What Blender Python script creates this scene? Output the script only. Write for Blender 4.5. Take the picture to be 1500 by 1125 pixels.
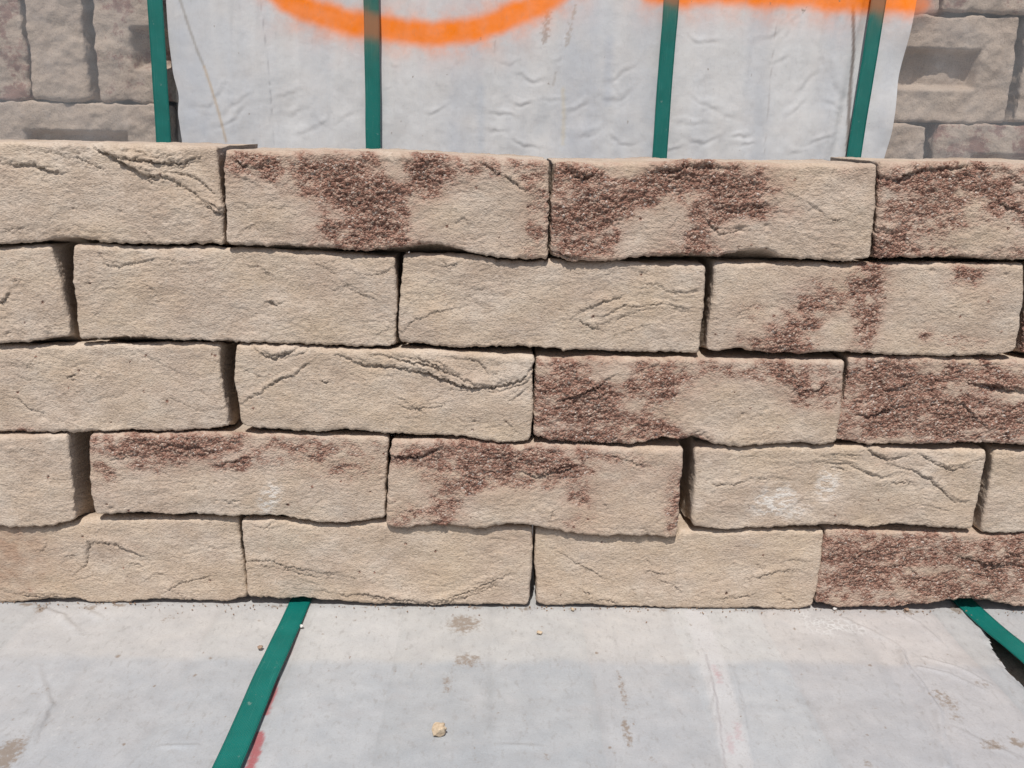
import bpy, math, random
import numpy as np
from mathutils import Matrix, Vector

for o in list(bpy.data.objects):
    bpy.data.objects.remove(o, do_unlink=True)
SC = bpy.context.scene
COL = SC.collection
R_ = math.radians

# ------------------------------------------------------------------ camera
FPX = 1290.0                      # focal length in pixels of the 1500 px wide photograph
TH, PS, RO = R_(15.9), R_(1.16), R_(1.10)
DIST = 0.582                      # camera to the brick faces
_f = np.array([math.sin(PS)*math.cos(TH), math.cos(PS)*math.cos(TH), -math.sin(TH)])
_r0 = np.array([math.cos(PS), -math.sin(PS), 0.0])
_u0 = np.cross(_r0, _f)
_r = math.cos(RO)*_r0 + math.sin(RO)*_u0
_u = -math.sin(RO)*_r0 + math.cos(RO)*_u0
CAM = np.array([0.0, -DIST, 0.0])

def ray(px, py):
    px = np.asarray(px, float); py = np.asarray(py, float)
    return _f*FPX + (px[..., None]-750.0)*_r - (py[..., None]-562.5)*_u
def on_y(px, py, y=0.0):          # survey helper: point of the upright plane Y=y
    d = ray(px, py); t = (y-CAM[1])/d[..., 1]
    return CAM[0]+t*d[..., 0], CAM[2]+t*d[..., 2]
def on_z(px, py, z=0.0):          # point of the level plane Z=z
    d = ray(px, py); t = (z-CAM[2])/d[..., 2]
    return CAM[0]+t*d[..., 0], CAM[1]+t*d[..., 1]
CAM[2] = -float(on_y(np.array(775.), np.array(888.))[1]) + 0.0026   # the lowest course sits just above the film

cd = bpy.data.cameras.new('camera'); cam = bpy.data.objects.new('camera', cd); COL.objects.link(cam)
M = Matrix(((_r[0], _u[0], -_f[0], CAM[0]), (_r[1], _u[1], -_f[1], CAM[1]), (_r[2], _u[2], -_f[2], CAM[2]), (0, 0, 0, 1)))
cam.matrix_world = M
cd.sensor_fit = 'HORIZONTAL'; cd.sensor_width = 36.0; cd.lens = 36.0*FPX/1500.0
cd.clip_start = 0.02; cd.clip_end = 500.0
SC.camera = cam

# ------------------------------------------------------------------ light
SUN_EL, SUN_AZ = R_(61.0), R_(7.0)          # high sun, in front of the wall, a touch from the left
w = bpy.data.worlds.new('World'); SC.world = w; w.use_nodes = True
nt = w.node_tree; bg = nt.nodes['Background']
sky = nt.nodes.new('ShaderNodeTexSky'); sky.sky_type = 'NISHITA'; sky.sun_disc = False
sky.sun_elevation = SUN_EL; sky.sun_rotation = R_(180.0)+SUN_AZ
sky.air_density = 1.0; sky.dust_density = 1.5
nt.links.new(sky.outputs[0], bg.inputs[0]); bg.inputs[1].default_value = 0.066
sd = bpy.data.lights.new('sun', 'SUN'); sun = bpy.data.objects.new('sun', sd); COL.objects.link(sun)
sd.energy = 4.15; sd.angle = R_(0.55); sd.color = (1.0, 0.955, 0.89)
tosun = Vector((-math.sin(SUN_AZ)*math.cos(SUN_EL), -math.cos(SUN_AZ)*math.cos(SUN_EL), math.sin(SUN_EL)))
sun.rotation_euler = tosun.to_track_quat('Z', 'Y').to_euler(); sun.location = (0, -1, 2)
SC.view_settings.view_transform = 'Standard'; SC.view_settings.look = 'None'
SC.view_settings.exposure = 0.0; SC.view_settings.gamma = 1.0
SC.render.engine = 'CYCLES'

# ------------------------------------------------------------------ numpy noise
_rng = np.random.default_rng(7)
_P = _rng.permutation(512); _P = np.concatenate([_P, _P, _P])
_A = _rng.uniform(0, 2*np.pi, 512); _GX, _GY = np.cos(_A), np.sin(_A)
def perlin(x, y):
    xi = np.floor(x).astype(int); yi = np.floor(y).astype(int)
    xf = x-xi; yf = y-yi; xi &= 511; yi &= 511
    u = xf*xf*xf*(xf*(xf*6-15)+10); v = yf*yf*yf*(yf*(yf*6-15)+10)
    def g(ix, iy, dx, dy):
        k = _P[_P[ix & 511]+(iy & 511)]
        return _GX[k]*dx+_GY[k]*dy
    a = g(xi, yi, xf, yf); b = g(xi+1, yi, xf-1, yf)
    c = g(xi, yi+1, xf, yf-1); d = g(xi+1, yi+1, xf-1, yf-1)
    return 1.45*((a+u*(b-a))*(1-v)+(c+u*(d-c))*v)
def fbm(x, y, o=4, gain=0.5):
    s = 0; a = 1.0
    for k in range(o):
        s = s+a*perlin(x+37.3*k, y-17.7*k); x = x*2.03; y = y*2.03; a *= gain
    return s
def sstep(a, b, x):
    t = np.clip((x-a)/(b-a), 0, 1); return t*t*(3-2*t)
def seg_dist(X, Z, pts):
    """distance to a polyline, signed side of the nearest segment, position along (0..1)"""
    pts = np.asarray(pts, float)
    best = np.full(X.shape, 1e9); side = np.zeros(X.shape); along = np.zeros(X.shape)
    n = len(pts)-1
    for i in range(n):
        ax, az = pts[i]; bx, bz = pts[i+1]
        dx, dz = bx-ax, bz-az; L2 = dx*dx+dz*dz+1e-18
        t = np.clip(((X-ax)*dx+(Z-az)*dz)/L2, 0, 1)
        ex = X-(ax+t*dx); ez = Z-(az+t*dz)
        d = np.hypot(ex, ez); m = d < best
        best = np.where(m, d, best); side = np.where(m, np.sign(dx*ez-dz*ex), side)
        along = np.where(m, (i+t)/n, along)
    return best, side, along
def pl(points, y=0.0):            # photo survey points -> (x, z) on the wall plane
    a = np.asarray(points, float); x, z = on_y(a[:, 0], a[:, 1], y); return np.stack([x, z], 1)
def pf(points, z=0.0):
    a = np.asarray(points, float); x, y = on_z(a[:, 0], a[:, 1], z); return np.stack([x, y], 1)

# ------------------------------------------------------------------ mesh helpers
def mesh_from(name, V, Q, attrs=None, cols=None, extra=None, smooth=True):
    """V (n,3), Q (m,4) quads, extra = list of n-gons"""
    me = bpy.data.meshes.new(name)
    extra = extra or []
    nl = Q.shape[0]*4+sum(len(e) for e in extra)
    me.vertices.add(len(V)); me.vertices.foreach_set('co', np.ascontiguousarray(V, np.float32).ravel())
    me.loops.add(nl)
    li = Q.ravel()
    if extra: li = np.concatenate([li]+[np.asarray(e) for e in extra])
    me.loops.foreach_set('vertex_index', li.astype(np.int32))
    npoly = Q.shape[0]+len(extra)
    me.polygons.add(npoly)
    starts = list(np.arange(Q.shape[0])*4); s = Q.shape[0]*4
    for e in extra: starts.append(s); s += len(e)
    me.polygons.foreach_set('loop_start', np.asarray(starts, np.int32))
    me.update(calc_edges=True)
    me.polygons.foreach_set('use_smooth', np.full(npoly, smooth))
    for k, a in (attrs or {}).items():
        at = me.attributes.new(k, 'FLOAT', 'POINT'); at.data.foreach_set('value', np.ascontiguousarray(a, np.float32).ravel())
    for k, a in (cols or {}).items():
        at = me.attributes.new(k, 'FLOAT_COLOR', 'POINT')
        c = np.ones((len(V), 4), np.float32); c[:, :3] = a; at.data.foreach_set('color', c.ravel())
    me.validate(); me.update()
    return me
def grid_quads(nx, nz, off=0):
    i, j = np.meshgrid(np.arange(nx-1), np.arange(nz-1), indexing='ij')
    a = (i*nz+j).ravel()+off
    return np.stack([a, a+nz, a+nz+1, a+1], 1)
def obj(name, me, mat, parent=None):
    o = bpy.data.objects.new(name, me); COL.objects.link(o)
    if mat is not None:
        if len(me.materials) == 0: me.materials.append(mat)
    if parent: o.parent = parent
    return o
def tag(o, label=None, cat=None, group=None, kind=None):
    for k, v in (('label', label), ('category', cat), ('group', group), ('kind', kind)):
        if v: o[k] = v
    return o
def empty(name, loc):
    o = bpy.data.objects.new(name, None); o.location = loc; o.empty_display_size = 0.05
    COL.objects.link(o); return o

# ------------------------------------------------------------------ materials
class NB:
    def __init__(s, name):
        s.m = bpy.data.materials.new(name); s.m.use_nodes = True; s.t = s.m.node_tree
        s.p = s.t.nodes['Principled BSDF']; s.out = s.t.nodes['Material Output']
        s.co = s.n('ShaderNodeTexCoord').outputs['Object']
    def n(s, kind, **kw):
        nd = s.t.nodes.new(kind)
        for k, v in kw.items(): setattr(nd, k, v)
        return nd
    def l(s, a, b): s.t.links.new(a, b)
    def attr(s, name): return s.n('ShaderNodeAttribute', attribute_name=name)
    def noise(s, scale, detail=2, rough=0.5, vec=None):
        nd = s.n('ShaderNodeTexNoise'); nd.inputs['Scale'].default_value = scale
        nd.inputs['Detail'].default_value = detail; nd.inputs['Roughness'].default_value = rough
        s.l(vec or s.co, nd.inputs['Vector']); return nd.outputs['Fac']
    def vor(s, scale, feature='F1', out='Distance', vec=None):
        nd = s.n('ShaderNodeTexVoronoi', feature=feature); nd.inputs['Scale'].default_value = scale
        s.l(vec or s.co, nd.inputs['Vector']); return nd.outputs[out]
    def ramp(s, fac, stops, interp='LINEAR'):
        nd = s.n('ShaderNodeValToRGB'); nd.color_ramp.interpolation = interp
        e = nd.color_ramp.elements
        while len(e) < len(stops): e.new(0.5)
        for i, (p, c) in enumerate(stops):
            e[i].position = p; e[i].color = (*c, 1) if len(c) == 3 else c
        s.l(fac, nd.inputs[0]); return nd.outputs[0]
    def mix(s, fac, a, b, blend='MIX'):
        nd = s.n('ShaderNodeMix', data_type='RGBA', blend_type=blend)
        for sock, v in ((nd.inputs[0], fac), (nd.inputs[6], a), (nd.inputs[7], b)):
            if isinstance(v, (int, float)): sock.default_value = v
            elif isinstance(v, tuple): sock.default_value = (*v, 1)
            else: s.l(v, sock)
        return nd.outputs[2]
    def math(s, op, a, b=0.0, c=0.0, clamp=False):
        nd = s.n('ShaderNodeMath', operation=op, use_clamp=clamp)
        for i, v in enumerate((a, b, c)):
            if isinstance(v, (int, float)): nd.inputs[i].default_value = v
            else: s.l(v, nd.inputs[i])
        return nd.outputs[0]
    def rng(s, v, a, b, c=0.0, d=1.0):
        nd = s.n('ShaderNodeMapRange', interpolation_type='SMOOTHSTEP')
        s.l(v, nd.inputs[0])
        for i, x in enumerate((a, b, c, d)): nd.inputs[i+1].default_value = x
        return nd.outputs[0]
    def bump(s, h, dist, strength=1.0, prev=None):
        nd = s.n('ShaderNodeBump'); nd.inputs['Distance'].default_value = dist
        nd.inputs['Strength'].default_value = strength; s.l(h, nd.inputs['Height'])
        if prev: s.l(prev, nd.inputs['Normal'])
        return nd.outputs[0]

def brick_material():
    b = NB('sand_faced_brick')
    info = b.n('ShaderNodeObjectInfo')
    off = b.n('ShaderNodeVectorMath', operation='MULTIPLY_ADD')
    b.l(b.co, off.inputs[0]); off.inputs[1].default_value = (1, 1, 1)
    comb = b.n('ShaderNodeCombineXYZ')
    r7 = b.math('MULTIPLY', info.outputs['Random'], 7.0)
    b.l(r7, comb.inputs[0]); b.l(r7, comb.inputs[1]); b.l(comb.outputs[0], off.inputs[2])
    v = off.outputs[0]
    crust = b.attr('crust').outputs['Fac']; white = b.attr('white').outputs['Fac']
    tone = b.attr('tone').outputs['Fac']; stain = b.attr('stain').outputs['Fac']
    cloud = b.attr('cloud').outputs['Fac']; patch = b.attr('patch').outputs['Fac']
    st = b.n('ShaderNodeMapping'); b.l(v, st.inputs[0]); st.inputs['Scale'].default_value = (0.62, 1.0, 1.0)
    vs = st.outputs[0]
    sand = b.noise(1150, 1, 0.6, vs); grit = b.noise(480, 3, 0.75, vs)
    base = b.ramp(cloud, [(0.0, (0.485, 0.380, 0.300)), (0.5, (0.545, 0.443, 0.360)), (1.0, (0.580, 0.490, 0.410))])
    base = b.mix(b.math('MULTIPLY', patch, 0.45), base, (0.440, 0.345, 0.270))
    warm = b.mix(0.5, base, (0.575, 0.448, 0.312), 'MIX')
    base = b.mix(tone, base, warm)
    base = b.mix(b.rng(sand, 0.28, 0.50, 0.36, 0.0), base, (0.20, 0.145, 0.110))
    base = b.mix(b.rng(grit, 0.28, 0.48, 0.26, 0.0), base, (0.23, 0.17, 0.13))
    base = b.mix(b.rng(sand, 0.60, 0.74, 0.0, 0.45), base, (0.68, 0.61, 0.54))
    halo = b.attr('halo').outputs['Fac']
    base = b.mix(b.math('MULTIPLY', halo, b.rng(grit, 0.35, 0.62, 0.85, 0.35)), base, (0.42, 0.275, 0.215))
    # red-brown grit crust made of separate grains
    vc = b.n('ShaderNodeTexVoronoi'); vc.inputs['Scale'].default_value = 760; b.l(v, vc.inputs['Vector'])
    sc = b.n('ShaderNodeSeparateColor'); b.l(vc.outputs['Color'], sc.inputs[0])
    grains = b.ramp(sc.outputs[0], [(0.0, (0.110, 0.045, 0.034)), (0.18, (0.228, 0.110, 0.082)), (0.45, (0.360, 0.196, 0.148)),
                                    (0.68, (0.46, 0.295, 0.228)), (0.86, (0.55, 0.44, 0.36)), (0.975, (0.62, 0.51, 0.42)), (0.985, (0.82, 0.76, 0.70))], 'LINEAR')
    grains = b.mix(0.45, grains, b.ramp(grit, [(0.3, (0.145, 0.064, 0.048)), (0.55, (0.350, 0.198, 0.150)), (0.75, (0.52, 0.365, 0.285))]))
    cm = b.math('ADD', b.math('MULTIPLY_ADD', halo, 0.16, crust), b.math('MULTIPLY', b.math('SUBTRACT', grit, 0.5), 1.7))
    cm = b.math('ADD', cm, b.math('MULTIPLY', b.math('SUBTRACT', sand, 0.5), 0.8))
    cfac = b.rng(cm, 0.10, 0.92, 0.0, 0.95)
    colr = b.mix(cfac, base, grains)
    colr = b.mix(b.math('MULTIPLY', stain, 0.55), colr, (0.30, 0.165, 0.11))
    sm = b.n('ShaderNodeMapping'); b.l(v, sm.inputs[0]); sm.inputs['Scale'].default_value = (0.45, 1.0, 1.0); sm.inputs['Rotation'].default_value = (0, 0.35, 0)
    sn = b.noise(170, 4, 0.65, sm.outputs[0])
    wf = b.math('MULTIPLY', b.rng(b.math('ABSOLUTE', b.math('SUBTRACT', sn, 0.5)), 0.012, 0.075, 1.0, 0.06), b.rng(white, 0.15, 0.8))
    colr = b.mix(b.math('MULTIPLY', wf, 0.55), colr, (0.86, 0.84, 0.81))
    b.l(colr, b.p.inputs['Base Color'])
    b.p.inputs['Roughness'].default_value = 0.93; b.p.inputs['Specular IOR Level'].default_value = 0.18
    h = b.math('ADD', b.math('MULTIPLY', sand, 0.6), grit)
    n1 = b.bump(h, 0.0012, 0.75)
    hc = b.math('MULTIPLY', b.math('SUBTRACT', 0.6, vc.outputs['Distance']), crust)
    n2 = b.bump(hc, 0.0022, 0.8, n1)
    b.l(n2, b.p.inputs['Normal'])
    return b.m

def plain_brick_material():
    b = NB('packed_brick')
    crust = b.attr('crust').outputs['Fac']
    cl = b.noise(25, 4, 0.6); sand = b.noise(600, 3, 0.7); grit = b.noise(170, 4, 0.7)
    base = b.ramp(cl, [(0.3, (0.44, 0.35, 0.28)), (0.7, (0.56, 0.46, 0.37))])
    base = b.mix(b.rng(sand, 0.3, 0.55, 0.35, 0), base, (0.16, 0.12, 0.09))
    cr = b.rng(b.math('ADD', crust, b.math('MULTIPLY', b.math('SUBTRACT', grit, 0.5), 1.6)), 0.35, 0.8, 0, 0.85)
    base = b.mix(cr, base, (0.25, 0.135, 0.11))
    b.l(base, b.p.inputs['Base Color']); b.p.inputs['Roughness'].default_value = 0.95
    b.p.inputs['Specular IOR Level'].default_value = 0.15
    b.l(b.bump(b.math('ADD', sand, grit), 0.0012, 0.7), b.p.inputs['Normal'])
    return b.m

def film_material(name, rough, speck):
    """white polythene; its print, dirt and rub marks come with the sheet as the attribute 'tint'"""
    b = NB(name)
    tint = b.attr('tint').outputs['Color']
    c = tint
    st = b.n('ShaderNodeMapping'); b.l(b.co, st.inputs[0]); st.inputs['Scale'].default_value = (1.0, 0.45, 0.45)
    d1 = b.noise(260, 4, 0.65, st.outputs[0]); d2 = b.noise(55, 4, 0.6); d3 = b.noise(900, 2, 0.6)
    c = b.mix(b.rng(d1, 0.53, 0.72, 0, speck*0.75), c, (0.26, 0.245, 0.235))
    c = b.mix(b.rng(d2, 0.50, 0.72, 0, speck*0.45), c, (0.42, 0.41, 0.42))
    c = b.mix(b.rng(d3, 0.54, 0.74, 0, speck*0.6), c, (0.27, 0.25, 0.24))
    c = b.mix(b.rng(d3, 0.26, 0.46, speck*0.30, 0), c, (0.60, 0.60, 0.61))
    b.l(c, b.p.inputs['Base Color'])
    dirt = b.attr('dirt').outputs['Fac']
    dn = b.noise(330, 4, 0.7)
    df = b.rng(b.math('ADD', dirt, b.math('MULTIPLY', b.math('SUBTRACT', dn, 0.5), 1.7)), 0.42, 0.85, 0, 0.8)
    c2 = b.mix(b.math('MULTIPLY', df, b.rng(dirt, 0.0, 0.25)), c, (0.235, 0.185, 0.145))
    foam = b.attr('foam').outputs['Fac']
    vd = b.n('ShaderNodeTexVoronoi', feature='DISTANCE_TO_EDGE'); vd.inputs['Scale'].default_value = 260
    vd.inputs['Randomness'].default_value = 1.0; b.l(b.co, vd.inputs['Vector'])
    ring = b.math('MULTIPLY', b.rng(vd.outputs['Distance'], 0.04, 0.20, 1.0, 0.0), b.rng(d1, 0.36, 0.56, 0.1, 1.0))
    c3 = b.mix(b.math('MULTIPLY', ring, foam), c2, (0.60, 0.60, 0.60))
    b.l(c3, b.p.inputs['Base Color'])
    b.l(b.rng(d1, 0.3, 0.7, rough-0.06, rough+0.12), b.p.inputs['Roughness'])
    b.p.inputs['Specular IOR Level'].default_value = 0.38
    b.l(b.bump(b.math('ADD', b.noise(120, 4, 0.55), b.math('MULTIPLY', d3, 0.15)), 0.0012, 0.35), b.p.inputs['Normal'])
    return b.m

def clear_film_material():
    b = NB('clear_film')
    paint = b.attr('paint').outputs['Fac']
    n = b.noise(16, 3, 0.5); st = b.noise(60, 4, 0.6)
    b.l(b.mix(paint, (0.62, 0.63, 0.66), (0.90, 0.205, 0.015)), b.p.inputs['Base Color'])
    b.p.inputs['Roughness'].default_value = 0.28
    tr = b.n('ShaderNodeBsdfTransparent'); tr.inputs[0].default_value = (0.93, 0.93, 0.94, 1)
    ms = b.n('ShaderNodeMixShader')
    milk = b.math('ADD', b.rng(n, 0.30, 0.72, 0.11, 0.20), b.rng(st, 0.52, 0.74, 0.0, 0.05))
    b.l(b.math('MAXIMUM', milk, b.math('MULTIPLY', paint, 0.92)), ms.inputs[0])
    b.l(tr.outputs[0], ms.inputs[1]); b.l(b.p.outputs[0], ms.inputs[2]); b.l(ms.outputs[0], b.out.inputs[0])
    b.l(b.bump(b.noise(70, 3, 0.5), 0.002, 0.3), b.p.inputs['Normal'])
    return b.m

def strap_material():
    b = NB('green_strap')
    paint = b.attr('paint').outputs['Fac']; st = b.attr('strap_u').outputs['Fac']; sv = b.attr('strap_v').outputs['Fac']
    n = b.noise(180, 3, 0.6); g = b.noise(40, 3)
    c = b.mix(b.rng(g, 0.3, 0.7), (0.003, 0.150, 0.128), (0.006, 0.180, 0.154))
    c = b.mix(b.rng(n, 0.66, 0.76, 0, 0.5), c, (0.28, 0.36, 0.32))
    sv2 = b.n('ShaderNodeCombineXYZ'); b.l(b.math('MULTIPLY', st, 0.02), sv2.inputs[0]); b.l(sv, sv2.inputs[1])
    scr = b.noise(1400, 3, 0.6, sv2.outputs[0])
    c = b.mix(b.rng(scr, 0.58, 0.74, 0, 0.35), c, (0.10, 0.33, 0.29))
    c = b.mix(b.math('MULTIPLY', paint, 0.62), c, (0.62, 0.16, 0.03))
    b.l(c, b.p.inputs['Base Color']); b.p.inputs['Roughness'].default_value = 0.36
    b.p.inputs['Specular IOR Level'].default_value = 0.22
    a1 = b.math('SINE', b.math('MULTIPLY', b.math('ADD', st, sv), 3400.0))
    a2 = b.math('SINE', b.math('MULTIPLY', b.math('SUBTRACT', st, sv), 3400.0))
    b.l(b.bump(b.math('MULTIPLY', a1, a2), 0.00022, 0.9), b.p.inputs['Normal'])
    return b.m

def stone_material(name, c0, c1):
    b = NB(name)
    n = b.noise(420, 4, 0.65)
    b.l(b.ramp(n, [(0.3, c0), (0.7, c1)]), b.p.inputs['Base Color'])
    b.p.inputs['Roughness'].default_value = 0.9; b.l(b.bump(n, 0.001, 0.7), b.p.inputs['Normal'])
    return b.m

def ground_material():
    b = NB('yard_concrete')
    n = b.noise(4, 6, 0.6); f = b.noise(160, 3, 0.6)
    b.l(b.mix(b.rng(f, 0.4, 0.7, 0, 0.4), b.ramp(n, [(0.3, (0.24, 0.23, 0.215)), (0.7, (0.34, 0.33, 0.31))]), (0.17, 0.16, 0.15)), b.p.inputs['Base Color'])
    b.p.inputs['Roughness'].default_value = 0.95; b.l(b.bump(f, 0.002, 0.5), b.p.inputs['Normal'])
    return b.m

MB = brick_material(); MP = plain_brick_material(); MS = strap_material(); MC = clear_film_material()
MF_TOP = film_material('dusty_white_film', 0.38, 0.55); MF_BACK = film_material('white_film', 0.33, 0.14)

# ------------------------------------------------------------------ ground
gv = np.array([(-40, -40, -0.33), (40, -40, -0.33), (40, 40, -0.33), (-40, 40, -0.33)], float)
tag(obj('ground', mesh_from('ground', gv, np.array([[0, 1, 2, 3]]), smooth=False), ground_material()), 'grey concrete yard under the brick packs', kind='structure')

# ------------------------------------------------------------------ the brick builder
def axis(W, e, res):
    """sample positions 0..W, denser within e of both ends"""
    k = max(4, int(round(e/res*1.5)))
    a = e*(1-np.cos(np.linspace(0, np.pi/2, k+1)))
    mid = np.linspace(e, W-e, max(2, int(round((W-2*e)/res))+1))
    return np.concatenate([a[:-1], mid, (W-a[:-1])[::-1]])/W
def smooth1(f, lo, hi, sig, n=700):
    t = np.linspace(lo, hi, n); y = f(t); dx = t[1]-t[0]
    k = np.arange(-int(3*sig/dx)-1, int(3*sig/dx)+2)*dx; g = np.exp(-(k/sig)**2/2); g /= g.sum()
    yp = np.concatenate([np.full(len(k)//2, y[0]), y, np.full(len(k)//2, y[-1])])
    ys = np.convolve(yp, g, 'valid')[:n]
    return lambda x: np.interp(x, t, ys)

def build_brick(fL, fR, fB, fT, rect, depth=0.100, yo=0.0, tilt=0.0, res=0.00075, Rr=0.0032, rc=0.0035, hfun=None, seed=0, rows=None, topr=1.0, ztop=None):
    """fL/fR: x of the ends by height, fB/fT: z of the lower/upper arris by x, rect: the block behind the face"""
    x0, x1, z0, z1 = rect
    W, H = x1-x0, z1-z0
    U = axis(W, Rr, res); Vv = axis(H, Rr, res)
    nx, nz = len(U), len(Vv)
    u, v = np.meshgrid(U, Vv, indexing='ij')
    zl = z0+v*H
    xl, xr = fL(zl), fR(zl)
    X = xl+(xr-xl)*u
    zb, zt = fB(X), fT(X)
    dl = X-xl; dr = xr-X
    rcz = rc*(1+0.5*perlin(np.full_like(X, seed*3.1), v*3+seed))
    def inset(d):
        t = np.clip(1-d/rcz, 0, 1); return rcz*(1-np.sqrt(np.clip(1-t*t, 0, 1)))
    ins = inset(dl)+inset(dr)
    zb = zb+ins; zt = zt-ins*0.8
    Z = zb+(zt-zb)*v
    Rn = Rr*(1.0+0.45*fbm(X*60+seed, Z*60-seed, 2))
    Rt = Rn*topr
    a = np.clip(1-np.minimum(dl, dr)/Rn, 0, 1); b_ = np.clip(1-(Z-zb)/Rn, 0, 1); c_ = np.clip(1-(zt-Z)/Rt, 0, 1)
    Y = Rn*(1-np.sqrt(np.clip((1-a*a)*(1-b_*b_), 0, 1)))+Rt*(1-np.sqrt(np.clip(1-c_*c_, 0, 1)))*(1-0.7*a)
    P = np.stack([X, Y, Z], -1).reshape(-1, 3)
    idx = np.arange(nx*nz).reshape(nx, nz)
    loop = np.concatenate([idx[:, 0], idx[-1, 1:], idx[-2::-1, -1], idx[0, -2:0:-1]])
    rows = rows or [0.0012, 0.0026, 0.0045, 0.007, 0.011, 0.017, 0.026, 0.04, 0.06, 0.08, 0.0985, 0.1]
    F = P[loop]; nl = len(loop)
    # matching loop of the regular block
    lu = np.concatenate([U, np.ones(nz-1), U[-2::-1], np.zeros(nz-2)])
    lv = np.concatenate([np.zeros(nx), Vv[1:], np.ones(nx-1), Vv[-2:0:-1]])
    B = np.stack([x0+lu*W, np.zeros(nl), z0+lv*H], 1)
    if ztop is not None: B[:, 2] = z0+lv*(ztop(B[:, 0])-z0)
    allP = [P]; Q = [grid_quads(nx, nz)]
    prev = loop; base = nx*nz
    for yy in rows:
        yy = yy*depth/0.1
        t = sstep(0.0, 0.030, np.array(yy))
        ring = F*(1-t)+B*t
        ring[:, 1] = F[:, 1]*(1-yy/depth)+yy
        if yy >= depth*0.999:
            c = np.array([(x0+x1)/2, depth, (z0+z1)/2]); ring = c+(ring-c)*np.array([0.985, 1, 0.96]); ring[:, 1] = depth
        cur = base+np.arange(nl); base += nl
        allP.append(ring)
        Q.append(np.stack([prev, np.roll(prev, -1), np.roll(cur, -1), cur], 1)[:, ::-1])
        prev = cur
    P = np.concatenate(allP); Q = np.concatenate(Q)
    # normals
    A = P[Q[:, 2]]-P[Q[:, 0]]; C = P[Q[:, 3]]-P[Q[:, 1]]; N = np.cross(A, C)
    vn = np.zeros_like(P)
    for k in range(4): np.add.at(vn, Q[:, k], N)
    vn /= np.linalg.norm(vn, axis=1, keepdims=True)+1e-20
    attrs = {'crust': np.zeros(len(P)), 'white': np.zeros(len(P)), 'tone': np.zeros(len(P)), 'stain': np.zeros(len(P))}
    if hfun is not None:
        h, attrs = hfun(P[:, 0], P[:, 1], P[:, 2], vn)
        h[-nl:] = 0
        P = P+vn*h[:, None]
    P[:, 1] += yo+tilt*(P[:, 0]-(x0+x1)/2)
    return P, Q, attrs, [prev[::-1]], vn

# ------------------------------------------------------------------ survey of the loose bricks (photo points on the face plane)
BR = {}
def brick(key, row, label, left=None, right=None, bottom=None, top=None, yo=0.0, tilt=0.0, crust=(), clear=(), creases=(), white=(), stain=(), pits=(), tone=0.3, rough=1.0, folds=10):
    BR[key] = dict(row=row, label=label, left=left, right=right, bottom=bottom, top=top, yo=yo, tilt=tilt, crust=crust, clear=clear,
                   creases=creases, white=white, stain=stain, pits=pits, tone=tone, rough=rough, folds=folds)
# top course -----------------------------------------------------------
brick('A1', 0, 'plain tan brick with deep slanting folds, leftmost in the top course',
      right=[(318, 215), (322, 260), (325, 310), (328, 352)], bottom=[(-150, 356), (0, 358), (60, 354), (90, 349), (110, 349), (150, 354), (233, 359), (330, 357)],
      top=[(-150, 205), (0, 207), (120, 209), (320, 213)], yo=-0.0015, tilt=0.004, tone=0.15, rough=1.1, folds=14,
      creases=[([(137, 214), (165, 227), (190, 242), (222, 257), (236, 263)], 2.6, 1.6), ([(150, 221), (195, 233), (238, 236), (270, 238), (292, 230)], 2.2, 1.5),
               ([(175, 238), (215, 258), (255, 262), (300, 292), (326, 306)], 1.5, 1.1), ([(185, 236), (222, 250), (262, 252), (292, 262), (322, 288)], 1.3, 1.1),
               ([(0, 238), (55, 241), (80, 250), (92, 251)], 1.8, 1.3), ([(35, 215), (80, 222), (130, 244)], 1.0, 1.0), ([(95, 222), (130, 236), (160, 252)], 1.2, 1.0),
               ([(10, 334), (40, 335)], 1.2, 0.8), ([(205, 332), (220, 345), (232, 357)], 0.8, 0.8), ([(160, 215), (230, 227), (290, 226)], 1.2, 1.2),
               ([(235, 262), (250, 258), (258, 266)], 1.2, 0.8), ([(300, 300), (318, 306), (326, 312)], 1.6, 1.1)],
      pits=[(180, 310, 3, 0.8), (110, 305, 2, .8)])
brick('A2', 0, 'tan brick with broad dark red crust left of centre, second in the top course',
      left=[(330, 222), (329, 280), (331, 352)], right=[(806, 238), (805, 300), (803, 372)],
      bottom=[(331, 357), (420, 361), (500, 364), (533, 368), (567, 365), (600, 359), (643, 359), (668, 365), (700, 373), (733, 378), (770, 380), (803, 379)],
      top=[(330, 219), (560, 221), (806, 235)], yo=-0.003, tone=0.2, rough=1.15, folds=6,
      crust=[(400, 246, 60, 16, 8, .8), (535, 285, 75, 42, 15, 1.15), (540, 335, 80, 26, 0, .95), (625, 258, 38, 34, 40, 1.0), (700, 246, 50, 14, 10, .55), (785, 310, 22, 50, 0, .6), (590, 245, 60, 14, 5, .8), (450, 345, 50, 16, 0, .5), (770, 250, 32, 18, 0, .55), (440, 275, 60, 30, 10, .6), (690, 275, 60, 26, 20, .36), (470, 255, 60, 20, 0, .8), (765, 345, 40, 24, 0, .36), (610, 340, 30, 30, 0, .5)],
      clear=[(405, 320, 48, 32, 0, 1.2), (645, 320, 36, 22, 0, 1.1), (715, 310, 50, 34, 0, .9), (580, 246, 14, 26, -30, .8)],
      creases=[([(693, 230), (715, 242), (745, 262), (768, 275), (804, 277)], 1.4, 1.1), ([(345, 232), (370, 245), (400, 240)], 1.4, 1.0), ([(352, 290), (370, 305), (390, 300)], .9, .9),
               ([(610, 250), (635, 262), (655, 270)], 1.0, 1.0), ([(690, 330), (680, 318), (665, 330)], .8, .9), ([(345, 345), (375, 330), (390, 345)], .8, .8)])
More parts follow.
